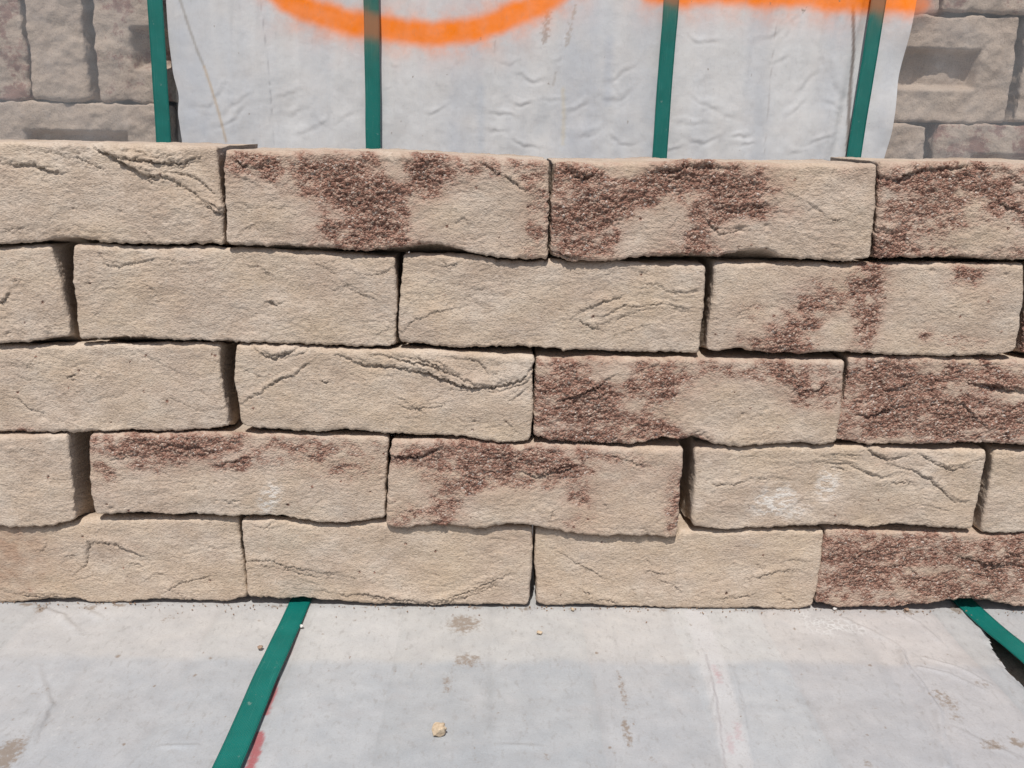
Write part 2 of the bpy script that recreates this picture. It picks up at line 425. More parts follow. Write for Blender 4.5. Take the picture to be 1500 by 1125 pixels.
brick('A3', 0, 'brick with dark red crust and a hooked crack in its upper left corner, top course',
      left=[(812, 240), (808, 300), (806, 370)], right=[(1284, 244), (1282, 300), (1276, 374)],
      bottom=[(806, 372), (820, 378), (833, 381), (900, 381), (933, 376), (1000, 374), (1050, 376), (1100, 366), (1127, 366), (1143, 377), (1200, 382), (1233, 384), (1276, 381)],
      top=[(812, 237), (1000, 237), (1284, 240)], yo=-0.003, tilt=-0.003, tone=0.25, rough=1.25, folds=8,
      crust=[(850, 260, 45, 24, 0, .9), (985, 262, 80, 26, 0, 1.15), (1060, 285, 80, 34, 5, 1.1), (870, 310, 70, 34, -20, 1.1), (860, 350, 60, 22, -10, .9), (1010, 325, 60, 26, -35, 1.0), (1115, 310, 30, 24, 0, .9), (1010, 366, 60, 12, 0, .8), (930, 290, 70, 24, -15, 1.0), (940, 365, 60, 14, 0, .7), (1090, 345, 40, 20, 0, .6), (1190, 265, 50, 20, 20, .4), (1230, 252, 30, 10, 0, .45)],
      clear=[(960, 335, 45, 26, -30, 1.3), (1140, 350, 60, 24, 0, 1.1), (925, 248, 30, 12, -10, .9), (1190, 290, 55, 40, 0, .7)],
      creases=[([(827, 242), (838, 254), (852, 262), (866, 258)], 2.4, 1.3), ([(960, 252), (1000, 243), (1078, 242)], 1.8, 1.3), ([(1000, 243), (1040, 246), (1080, 244)], 1.6, 1.2),
               ([(860, 335), (900, 320), (945, 312)], 1.2, 1.1), ([(1140, 275), (1180, 295), (1210, 318), (1250, 326)], .9, .9), ([(1030, 315), (1050, 340), (1095, 335)], 1.4, 1.1),
               ([(1045, 302), (1090, 306), (1120, 300)], 1.5, 1.2), ([(806, 366), (830, 375), (855, 378)], 1.8, 1.3)],
      pits=[(831, 267, 5, 1.0), (822, 268, 5, 1.0), (1080, 335, 5, 1.5), (1120, 330, 4, 1.2)])
brick('A4', 0, 'tan brick freckled with red grit, cut off by the frame, rightmost in the top course',
      left=[(1289, 240), (1285, 300), (1281, 372)], bottom=[(1281, 379), (1330, 378), (1400, 377), (1500, 380), (1760, 382)],
      top=[(1288, 236), (1500, 238), (1760, 241)], yo=-0.002, tone=0.25, rough=1.25, folds=8,
      crust=[(1370, 262, 85, 18, -6, .9), (1350, 295, 60, 26, 0, .75), (1300, 360, 40, 22, 0, .75), (1450, 275, 60, 20, 15, .8), (1480, 310, 40, 30, 0, .6), (1400, 330, 110, 40, 0, .50), (1330, 330, 50, 30, 0, .6), (1480, 350, 50, 24, 0, .5)],
      clear=[(1440, 345, 50, 18, 0, .6)],
      creases=[([(1285, 258), (1310, 260), (1335, 250), (1360, 247)], 2.2, 1.4), ([(1360, 247), (1410, 243), (1450, 247)], 2.0, 1.3), ([(1281, 332), (1305, 335)], 1.6, 1.0),
               ([(1460, 295), (1480, 305), (1510, 312)], 1.8, 1.2), ([(1465, 250), (1485, 265), (1510, 275)], 1.3, 1.1)],
      pits=[(1365, 283, 5, 1.3), (1395, 283, 4, 1.0), (1338, 315, 4, 1.0)])
# second course ---------------------------------------------------------
brick('B1', 1, 'tan brick end beside a wide dark gap, leftmost in the second course',
      right=[(76, 362), (84, 395), (94, 445), (103, 488)], bottom=[(-400, 500), (0, 503), (50, 500), (85, 496), (103, 491)], top=[(-400, 354), (0, 359), (40, 356), (76, 359)], yo=-0.0005, tone=0.25, rough=1.0,
      creases=[([(0, 441), (8, 437), (13, 430)], 1.8, 1.1), ([(50, 484), (75, 478), (95, 476)], .7, .8), ([(15, 412), (35, 407)], .7, .8), ([(0, 494), (20, 486), (45, 488)], .9, .9)], pits=[(73, 491, 5, 1.4)], folds=9)
brick('B2', 1, 'plain tan brick just right of the wide gap in the second course',
      left=[(108, 362), (109, 430), (115, 492)], right=[(579, 380), (582, 440), (581, 500)],
      bottom=[(115, 497), (213, 495), (240, 498), (333, 500), (430, 504), (500, 507), (567, 508), (581, 506)], top=[(107, 358), (330, 362), (579, 376)], yo=-0.0005, tilt=0.003, tone=0.2,
      creases=[([(140, 362), (150, 375), (158, 388), (175, 390), (205, 385), (235, 378)], 1.2, 1.1), ([(235, 378), (258, 382), (275, 385), (302, 381)], 1.0, 1.0), ([(355, 385), (385, 392), (400, 402)], .9, .9),
               ([(396, 443), (404, 447), (412, 443)], 1.6, 1.0), ([(445, 372), (470, 388), (500, 405)], .8, .9), ([(505, 392), (530, 402), (560, 400), (575, 392)], .8, .8), ([(502, 415), (525, 430), (560, 437)], 1.0, .9),
               ([(130, 470), (150, 452), (165, 440)], .6, .8)], pits=[(400, 445, 4, 1.2), (328, 436, 1.6, .6), (481, 476, 2, .7)], folds=12)
brick('B3', 1, 'plain tan brick with wavy folds in its right half, middle of the second course',
      left=[(589, 378), (586, 440), (584, 496)], right=[(1033, 393), (1032, 440), (1025, 506)],
      bottom=[(584, 503), (633, 506), (680, 509), (770, 508), (833, 513), (900, 515), (970, 517), (1025, 518)], top=[(589, 370), (800, 380), (1033, 388)], yo=0.0, tone=0.3,
      creases=[([(838, 463), (858, 452), (885, 440), (915, 433)], 1.5, 1.1), ([(848, 468), (862, 474), (882, 484)], 1.5, 1.0), ([(850, 466), (885, 462), (915, 448), (960, 446), (1000, 449), (1030, 452)], 1.2, 1.0),
               ([(868, 478), (905, 466), (950, 450)], 1.0, 1.0), ([(586, 490), (605, 468), (640, 456), (672, 448)], 1.0, 1.0), ([(935, 412), (965, 418), (985, 426), (1005, 430), (1030, 424)], 1.3, 1.2),
               ([(880, 400), (920, 392), (955, 402)], .6, .8), ([(880, 500), (925, 482), (960, 470)], .7, .8), ([(640, 380), (660, 388), (680, 380)], 1.2, 1.0), ([(690, 425), (720, 418)], .6, .8)], pits=[(776, 506, 4, -1.2), (825, 513, 3, -1.0)], folds=9)
brick('B4', 1, 'tan brick with a Y shaped patch of pink red crust, right in the second course',
      left=[(1047, 388), (1043, 450), (1034, 508)], right=[(1500, 388), (1498, 450), (1492, 502)],
      bottom=[(1034, 512), (1050, 517), (1083, 512), (1110, 518), (1167, 517), (1233, 515), (1333, 520), (1467, 520), (1490, 515)], top=[(1045, 384), (1250, 385), (1500, 386)], yo=-0.0008, tilt=-0.004, tone=0.3, rough=0.9,
      crust=[(1150, 500, 42, 18, -10, .95), (1185, 465, 42, 24, -40, .85), (1270, 415, 20, 40, 12, .9), (1262, 475, 16, 38, 5, .95), (1225, 445, 22, 12, 0, .5), (1415, 400, 20, 16, 0, .65), (1262, 395, 16, 14, 0, .7), (1100, 455, 20, 10, 0, .3), (1410, 500, 30, 8, 0, .3), (1355, 488, 8, 8, 0, .5), (1190, 425, 30, 18, 0, .25)],
      clear=[(1225, 485, 26, 20, 0, .8)], creases=[([(1120, 508), (1150, 500), (1190, 497)], .8, .9), ([(1080, 460), (1098, 447)], .6, .8)],
      pits=[(1363, 397, 4, 1.0), (1172, 453, 4, 1.0), (1192, 446, 3, .8), (1470, 401, 2.5, .8)], folds=7)
brick('B5', 1, 'sliver of a dark red brick at the right edge of the second course',
      left=[(1507, 392), (1504, 450), (1496, 512)], bottom=[(1496, 517), (1530, 524), (1960, 526)], top=[(1507, 388), (1960, 392)], yo=0.001, crust=[(1520, 500, 60, 60, 0, 1.0)], folds=2)
# third course ----------------------------------------------------------
brick('C1', 2, 'plain tan brick ending in a shaded round corner, leftmost in the third course',
      right=[(322, 508), (324, 550), (330, 595), (336, 622)], bottom=[(-140, 634), (0, 634), (50, 632), (133, 632), (270, 632), (316, 629), (336, 622)], top=[(-140, 512), (0, 508), (130, 504), (322, 503)], yo=0.0012, tilt=-0.005, tone=0.15,
      creases=[([(0, 576), (25, 586), (45, 600), (75, 612)], .9, 1.0), ([(95, 552), (108, 550)], 1.8, .9), ([(140, 551), (148, 549)], 1.2, .8), ([(178, 512), (205, 522), (240, 535), (275, 552)], .7, .9), ([(235, 575), (260, 588), (290, 603), (325, 598)], .6, .8), ([(15, 548), (45, 558), (75, 560)], .6, .8), ([(0, 531), (40, 536), (70, 530)], .8, .9)],
      crust=[(35, 630, 14, 4, 0, .5)], pits=[(62, 612, 4, .8)], folds=14)
brick('C2', 2, 'pale tan brick with big wavy folds, second in the third course',
      left=[(347, 508), (343, 570), (352, 618)], right=[(782, 530), (781, 590), (778, 640)],
      bottom=[(352, 621), (367, 627), (433, 632), (467, 633), (500, 627), (533, 632), (567, 636), (633, 637), (683, 642), (733, 648), (767, 648), (778, 645)], top=[(345, 504), (560, 510), (782, 521)], yo=-0.0012, tone=0.4, rough=0.95,
      creases=[([(370, 507), (385, 517), (402, 524), (420, 518), (440, 508)], 2.0, 1.3), ([(402, 527), (430, 520), (455, 512), (480, 512)], 1.0, 1.0), ([(352, 590), (372, 578), (405, 558), (432, 546), (452, 532)], 1.2, 1.0),
               ([(500, 520), (535, 533), (590, 538), (632, 546), (660, 558), (690, 566), (715, 567), (745, 560), (765, 554), (778, 538)], 2.6, 1.7), ([(545, 518), (600, 528), (640, 536), (665, 548), (690, 558)], 1.8, 1.4),
               ([(600, 520), (640, 526), (665, 540)], 1.4, 1.2), ([(655, 522), (700, 528), (715, 545), (745, 552)], 1.3, 1.2), ([(585, 592), (605, 598), (640, 594), (655, 590)], 1.3, 1.0), ([(570, 575), (600, 590), (622, 605)], .9, .9),
               ([(745, 588), (760, 578), (772, 568)], 1.3, 1.0), ([(728, 602), (745, 620), (768, 640)], .8, .8), ([(470, 558), (484, 560)], 1.4, .9), ([(640, 572), (690, 570), (740, 576)], .8, .9), ([(355, 540), (375, 548), (390, 552)], .9, 1.0)],
      pits=[(695, 617, 2.2, 1.4)], folds=10)
brick('C3', 2, 'brick with dark red crust over its left half, right of centre in the third course',
      left=[(785, 530), (783, 590), (782, 635)], right=[(1238, 537), (1235, 590), (1226, 640)],
      bottom=[(782, 638), (800, 644), (817, 647), (867, 650), (923, 652), (950, 647), (967, 642), (1000, 646), (1017, 640), (1033, 645), (1060, 653), (1100, 653), (1140, 650), (1167, 648), (1200, 653), (1226, 646)],
      top=[(784, 523), (1000, 525), (1238, 528)], yo=-0.0015, tone=0.35, rough=1.15,
      crust=[(845, 560, 50, 30, 0, 1.0), (870, 600, 75, 34, 0, 1.05), (850, 640, 60, 14, 0, .9), (960, 570, 60, 30, -20, .95), (945, 628, 60, 20, 0, .8), (1060, 545, 50, 14, 5, .75), (1140, 548, 60, 16, 8, .75), (1185, 570, 34, 26, 20, .75), (1010, 642, 22, 12, 0, .9), (1140, 590, 50, 20, 0, .3)],
      clear=[(925, 595, 20, 14, 0, .7), (870, 541, 15, 12, 0, .6), (1060, 600, 60, 40, 0, .9), (1180, 630, 40, 20, 0, .8), (905, 545, 12, 12, 0, .8)],
      creases=[([(818, 586), (840, 580), (865, 571), (892, 553)], 1.8, 1.2), ([(955, 580), (985, 575), (1005, 572)], 1.0, 1.0), ([(1175, 572), (1195, 570), (1212, 556)], 1.6, 1.1), ([(1130, 545), (1160, 560), (1185, 575)], .9, .9), ([(1000, 640), (1030, 634), (1045, 645)], 1.4, 1.1)],
      pits=[(1121, 598, 4, 1.2), (1087, 607, 2.5, 1.0), (1114, 609, 2.5, 1.0), (1119, 634, 2.5, .9), (817, 616, 3.5, 1)], folds=6)
brick('C4', 2, 'brick crusted dark red nearly all over, rightmost in the third course',
      left=[(1243, 528), (1238, 570), (1232, 600), (1223, 640)], bottom=[(1223, 643), (1240, 648), (1283, 653), (1333, 650), (1400, 650), (1500, 651), (1690, 654)], top=[(1244, 523), (1500, 527), (1690, 531)], yo=-0.001, tone=0.3, rough=1.15,
      crust=[(1300, 560, 60, 30, 0, .95), (1300, 610, 70, 34, -10, .95), (1400, 600, 90, 34, 5, .95), (1460, 560, 60, 18, 0, 1.1), (1400, 560, 60, 24, 0, .8), (1470, 610, 50, 40, 0, .85), (1350, 635, 100, 16, 0, .8), (1600, 590, 120, 60, 0, .7)],
      clear=[(1405, 570, 22, 8, -10, .7), (1480, 580, 26, 10, 0, .6), (1310, 645, 40, 6, -5, .7)],
      creases=[([(1255, 605), (1272, 610), (1290, 602), (1328, 592)], 2.0, 1.2), ([(1270, 585), (1300, 572), (1340, 560)], 1.2, 1.1), ([(1400, 585), (1415, 596), (1430, 612), (1448, 628)], 1.5, 1.1), ([(1420, 560), (1450, 563), (1475, 570), (1510, 574)], 2.6, 1.6), ([(1350, 598), (1380, 607), (1410, 606)], 1.0, 1.1), ([(1270, 530), (1310, 530), (1345, 527)], 1.4, 1.0)], folds=8)
# fourth course ---------------------------------------------------------
brick('D1', 3, 'tan brick with a square shaded end face, leftmost in the fourth course',
      right=[(99, 640), (105, 690), (111, 752)], bottom=[(-320, 768), (0, 771), (50, 773), (85, 770), (111, 763)], top=[(-320, 634), (0, 636), (99, 635)], yo=-0.002, tilt=0.0, tone=0.2,
      creases=[([(0, 662), (40, 658), (75, 664)], .6, .9), ([(20, 672), (60, 676)], .5, .8)], pits=[(110, 748, 4, 1.2)], folds=7)
brick('D2', 3, 'tan brick with a red crust along its top edge, second in the fourth course',
      left=[(131, 645), (133, 700), (138, 750)], right=[(568, 650), (567, 700), (565, 755)],
      bottom=[(138, 755), (200, 752), (233, 754), (300, 755), (367, 758), (413, 758), (450, 765), (500, 768), (533, 765), (565, 758)], top=[(131, 636), (340, 634), (568, 640)], yo=-0.0018, tone=0.25, rough=1.0,
      crust=[(200, 652, 60, 14, 3, .8), (275, 655, 60, 15, -3, 1.1), (325, 648, 26, 10, -10, .9), (240, 678, 50, 10, -6, .45), (355, 678, 50, 10, -10, .55), (470, 658, 60, 14, 8, .5), (150, 690, 18, 26, 0, .3), (440, 680, 110, 30, 0, .36)],
      clear=[(400, 725, 90, 26, 0, .5)],
      creases=[([(145, 668), (170, 672), (195, 665), (215, 668)], 1.2, 1.0), ([(215, 668), (250, 650), (290, 656), (320, 660)], 1.3, 1.1), ([(300, 684), (325, 680), (345, 676), (380, 668)], 1.1, 1.0), ([(430, 655), (455, 668), (490, 676)], 1.0, .9), ([(148, 690), (165, 694)], .8, .8)],
      white=[(395, 730, 14, 26, 25, .8)], pits=[(287, 717, 3, 1.0), (316, 706, 2.5, 1.0), (164, 745, 4, 1.2), (318, 733, 2, .8), (292, 690, 2, .8), (207, 739, 2.2, .8)], folds=7)
brick('D3', 3, 'brick with red crust above and a ragged low bottom edge, middle of fourth course',
      left=[(573, 652), (569, 710), (567, 765)], right=[(1001, 664), (998, 720), (992, 780)],
      bottom=[(567, 771), (590, 773), (633, 768), (677, 770), (700, 775), (720, 772), (745, 768), (765, 767), (783, 772), (833, 780), (867, 785), (933, 785), (992, 788)], top=[(573, 644), (700, 646), (850, 653), (1001, 658)], yo=-0.0032, tone=0.3, rough=1.1,
      crust=[(620, 668, 40, 16, 0, .75), (730, 672, 80, 22, 5, 1.05), (820, 682, 80, 20, 5, .95), (690, 700, 50, 26, 0, .85), (900, 672, 60, 10, 10, .7), (850, 720, 24, 34, -10, .85), (660, 735, 26, 30, 15, .7), (620, 750, 40, 18, 0, .4), (988, 730, 12, 40, 0, .6), (780, 708, 36, 12, 0, .7), (640, 765, 60, 8, 0, .5), (860, 755, 40, 16, 0, .4), (750, 720, 150, 40, 0, .34), (610, 700, 40, 40, 0, .42)],
      clear=[(720, 745, 36, 28, 0, .7), (900, 715, 45, 36, 0, .9), (790, 740, 40, 22, 0, .5), (600, 710, 26, 22, 0, .4)],
      creases=[([(574, 664), (590, 669), (618, 667), (640, 656)], 2.6, 1.6), ([(760, 690), (785, 696), (812, 690), (850, 682)], 1.8, 1.4), ([(880, 664), (920, 672), (945, 683)], 1.2, 1.1), ([(600, 700), (620, 694)], .8, .8), ([(690, 700), (720, 690), (760, 690)], .9, .9), ([(805, 770), (808, 750), (812, 740)], 1.0, .8)],
      stain=[(905, 715, 40, 40, 0, .3)], pits=[(857, 737, 4, 1.3), (810, 755, 3, 1.0), (782, 743, 3, .9)], folds=7)
brick('D4', 3, 'tan brick with chalky white bloom on its left half, right in the fourth course',
      left=[(1017, 662), (1017, 710), (1014, 760)], right=[(1445, 664), (1438, 715), (1427, 764)],
      bottom=[(1014, 768), (1030, 775), (1067, 778), (1100, 775), (1150, 772), (1200, 767), (1240, 769), (1277, 774), (1310, 769), (1367, 772), (1423, 774), (1427, 772)], top=[(1017, 656), (1200, 652), (1445, 660)], yo=-0.0008, tone=0.3, rough=1.05,
      white=[(1135, 735, 32, 22, -25, .9), (1213, 712, 18, 24, 0, .75), (1165, 750, 24, 12, -20, .6)],
      creases=[([(1030, 702), (1045, 709), (1075, 711), (1105, 702), (1140, 700)], 1.3, 1.0), ([(1200, 676), (1240, 680), (1265, 690), (1292, 700), (1320, 694)], 1.5, 1.2), ([(1270, 656), (1282, 666), (1300, 672), (1330, 668)], 2.0, 1.4), ([(1300, 680), (1340, 690), (1370, 708), (1400, 735), (1425, 736)], 1.4, 1.1),
               ([(1330, 684), (1360, 700), (1385, 722)], 1.1, 1.0), ([(1340, 660), (1365, 675), (1390, 688), (1420, 682)], 1.5, 1.3), ([(1205, 668), (1235, 664), (1270, 672)], 1.0, 1.0), ([(1280, 712), (1320, 706), (1350, 712)], .8, .9), ([(1310, 745), (1350, 738), (1390, 748)], .6, .8), ([(1200, 690), (1225, 685), (1250, 694)], 1.0, .9)], folds=10)
brick('D5', 3, 'corner of a plain tan brick cut off by the frame, rightmost in the fourth course',
      left=[(1456, 664), (1449, 715), (1437, 776)], bottom=[(1437, 779), (1445, 782), (1500, 779), (1900, 780)], top=[(1456, 660), (1900, 664)], yo=0.0005, tone=0.3, creases=[([(1450, 664), (1470, 667), (1500, 664)], 1.2, 1.0)], folds=4)
# lowest course ---------------------------------------------------------
brick('E1', 4, 'tan brick with a rust brown stain at the frame, leftmost in the lowest course',
      right=[(350, 770), (354, 820), (361, 868)], bottom=[(-65, 886), (0, 884), (50, 880), (73, 879), (110, 877), (133, 882), (180, 883), (233, 879), (290, 881), (333, 882), (361, 874)], top=[(-65, 770), (0, 768), (130, 760), (350, 760)], yo=0.0012, tilt=0.002, tone=0.45, rough=0.9,
      stain=[(5, 815, 55, 50, 0, 1.0)], creases=[([(108, 842), (122, 832), (126, 812), (128, 798), (150, 797), (175, 805), (205, 820)], 1.6, 1.0), ([(92, 824), (90, 818), (112, 816)], .9, .8), ([(232, 876), (250, 863), (285, 852), (318, 846)], 1.1, 1.0), ([(0, 868), (30, 875), (70, 878), (110, 877)], 1.4, 1.1), ([(185, 826), (205, 833)], 1.3, .9),
               ([(205, 855), (225, 842), (250, 848)], .8, .8), ([(215, 825), (260, 818), (320, 800)], .5, .8), ([(100, 858), (115, 850), (140, 846)], .8, .8)], folds=10)
brick('E2', 4, 'tan brick with thin wavy cracks, the left strap running out beneath it',
      left=[(354, 768), (358, 820), (362, 868)], right=[(780, 783), (779, 830), (775, 880)], bottom=[(362, 873), (400, 877), (433, 878), (500, 882), (567, 885), (633, 886), (733, 887), (775, 887)], top=[(354, 761), (560, 765), (780, 773)], yo=0.0, tone=0.4, rough=0.9,
      creases=[([(358, 826), (375, 822), (395, 824), (420, 832), (455, 838), (500, 842)], 1.5, .9), ([(362, 836), (382, 829), (415, 836), (450, 846), (500, 850)], 1.2, .9), ([(500, 874), (540, 872), (590, 881), (640, 884), (680, 878)], 1.7, 1.2), ([(640, 882), (675, 872), (710, 858), (745, 842)], 1.6, 1.0), ([(664, 884), (695, 872), (725, 860), (745, 862)], 1.2, 1.0),
               ([(368, 772), (385, 774), (400, 768), (420, 770)], 1.4, .9), ([(500, 845), (515, 847), (530, 845)], .9, .8), ([(420, 862), (460, 868), (500, 864)], .6, .8)], stain=[(758, 792, 22, 12, 0, .35)], folds=12)
brick('E3', 4, 'plain tan brick with cracked lower right part, third in the lowest course',
      left=[(783, 786), (781, 830), (786, 876)], right=[(1207, 785), (1203, 830), (1194, 880)], bottom=[(786, 882), (800, 888), (840, 887), (867, 885), (900, 888), (1000, 892), (1030, 890), (1067, 893), (1100, 891), (1167, 893), (1194, 889)], top=[(783, 774), (1000, 777), (1207, 776)], yo=0.0006, tone=0.5, rough=0.9,
      creases=[([(808, 804), (835, 820), (860, 835), (888, 850)], 1.1, .9), ([(1093, 850), (1115, 847), (1135, 840), (1170, 837)], 1.5, .9), ([(935, 846), (955, 838), (975, 845), (1000, 840)], 1.1, .8), ([(965, 852), (985, 858), (1000, 872)], 1.1, .8), ([(850, 862), (865, 872), (862, 882)], 1.1, .9), ([(868, 884), (885, 880), (905, 886)], 1.4, 1.0), ([(1140, 862), (1145, 875), (1170, 888)], .9, .7),
               ([(1108, 825), (1120, 838)], .8, .7), ([(1045, 880), (1080, 876), (1110, 872)], 1.4, 1.0), ([(1140, 828), (1170, 822), (1195, 826)], .8, .8), ([(930, 822), (960, 826)], .7, .8), ([(1070, 822), (1080, 830)], .7, .7)],
      stain=[(800, 860, 24, 40, 0, .25)], white=[(1105, 798, 14, 8, 10, .4)], folds=9)
brick('E4', 4, 'brick crusted reddish brown all over, rightmost in the lowest course',
      left=[(1209, 786), (1202, 830), (1194, 876)], bottom=[(1194, 883), (1227, 890), (1300, 890), (1367, 884), (1395, 879), (1420, 878), (1445, 880), (1473, 887), (1500, 889), (1625, 890)], top=[(1209, 776), (1400, 780), (1625, 786)], yo=-0.0004, tone=0.3, rough=1.05,
      crust=[(1270, 810, 70, 22, 0, .95), (1270, 855, 80, 34, 0, .85), (1370, 815, 80, 26, 5, .95), (1390, 860, 90, 26, 0, .8), (1470, 830, 60, 40, 0, .9), (1590, 840, 80, 60, 0, .7)],
      clear=[(1400, 815, 34, 9, 0, .5), (1370, 835, 40, 7, 0, .5), (1290, 872, 60, 8, 0, .4)],
      creases=[([(1228, 828), (1250, 820), (1275, 808), (1298, 803)], 1.3, 1.1), ([(1262, 833), (1300, 833), (1328, 830), (1331, 810)], 1.4, .9), ([(1330, 830), (1342, 840)], 1.4, .9), ([(1395, 812), (1425, 822), (1455, 828), (1500, 832)], 1.7, 1.3), ([(1330, 805), (1360, 802), (1390, 808)], 1.0, 1.0)],
      pits=[(1310, 877, 5, 1.4), (1232, 799, 4, 1.1), (1292, 843, 4, 1.2), (1250, 839, 3, 1.0)], folds=8)

LEN = 0.211
def prepare():
    for k, b in BR.items():
        b['yo'] += (-0.0022, -0.0012, 0.0, 0.0012, 0.0022)[b['row']]
        yp = b['yo']
        B = pl(b['bottom'], yp); T = pl(b['top'], yp)
        b['B'], b['T'] = B, T
        Lp = pl(b['left'], yp) if b['left'] else None; Rp = pl(b['right'], yp) if b['right'] else None
        if Lp is None: Lp = Rp-np.array([LEN, 0])
        if Rp is None: Rp = Lp+np.array([LEN, 0])
        b['L'], b['R'] = Lp[np.argsort(Lp[:, 1])], Rp[np.argsort(Rp[:, 1])]
        b['x0'], b['x1'] = b['L'][:, 0].max()+0.0004, b['R'][:, 0].min()-0.0004
        rs = np.random.default_rng(abs(hash_(k)))
        b['seed'] = rs.uniform(0, 60)
        s = b['seed']
        lo, hi = b['L'][:, 0].min()-0.005, b['R'][:, 0].max()+0.005
        fb = smooth1(lambda t, B=B: np.interp(t, B[:, 0], B[:, 1]), lo, hi, 0.0016)
        ft = smooth1(lambda t, T=T: np.interp(t, T[:, 0], T[:, 1]), lo, hi, 0.004)
        ra = b['rough']
        b['fB'] = lambda x, fb=fb, s=s, ra=ra: fb(x)+0.00075*ra*fbm(x*170+s, np.full_like(x, s), 4, 0.65)
        b['fT'] = lambda x, ft=ft, s=s: ft(x)+0.0005*fbm(x*70+s, np.full_like(x, s+9), 3)
        zlo, zhi = B[:, 1].min()-0.01, T[:, 1].max()+0.01
        fl = smooth1(lambda t, L=b['L']: np.interp(t, L[:, 1], L[:, 0]), zlo, zhi, 0.004)
        fr = smooth1(lambda t, R=b['R']: np.interp(t, R[:, 1], R[:, 0]), zlo, zhi, 0.004)
        b['fL'] = lambda z, fl=fl, s=s: fl(z)+0.0004*fbm(z*120+s, np.full_like(z, s+3), 3)
        b['fR'] = lambda z, fr=fr, s=s: fr(z)-0.0004*fbm(z*120+s, np.full_like(z, s+5), 3)
        inB = (B[:, 0] > lo) & (B[:, 0] < hi); xs = np.linspace(b['x0']+.004, b['x1']-.004, 160)
        b['zBmin'] = float(b['fB'](xs).min()); b['zTmin'] = float(b['fT'](xs).min())
    # seat each course on the one below
    for k, b in BR.items():
        up = [c for c in BR.values() if c['row'] == b['row']-1 and c['x0'] < b['x1'] and c['x1'] > b['x0']]
        zt = b['zTmin']
        for c in up: zt = min(zt, c['zBmin']-0.0003)
        b['z1'] = zt
        if up:
            f0 = b['fT']
            def ft2(x, f0=f0, up=up):
                z = f0(x)
                for c in up:
                    m = (x > c['x0']-0.002) & (x < c['x1']+0.002)
                    z = np.where(m, np.minimum(z, c['fB'](x)-0.0020), z)
                return z
            lo, hi = b['L'][:, 0].min()-0.005, b['R'][:, 0].max()+0.005
            b['fT'] = smooth1(ft2, lo, hi, 0.0012)
    for k, b in BR.items():
        dn = [c for c in BR.values() if c['row'] == b['row']+1 and c['x0'] < b['x1'] and c['x1'] > b['x0']]
        b['z0'] = max([c['z1'] for c in dn])+0.0002 if dn else min(b['zBmin'], 0.0026)
def hash_(s):
    h = 17
    for ch in s: h = (h*131+ord(ch)) % 1000003
    return h
prepare()

def blob(X, Z, spec):
    cx, cy, rx, ry, ang, st = spec
    (x0, z0), (x1, z1), (x2, z2) = pl([(cx, cy), (cx+rx, cy), (cx, cy-ry)])
    ax, az = abs(x1-x0)+1e-9, abs(z2-z0)+1e-9
    a = R_(-ang); dx, dz = X-x0, Z-z0
    u = (dx*math.cos(a)+dz*math.sin(a))/ax; v = (-dx*math.sin(a)+dz*math.cos(a))/az
    return st*np.exp(-(u*u+v*v)**1.1*0.62)

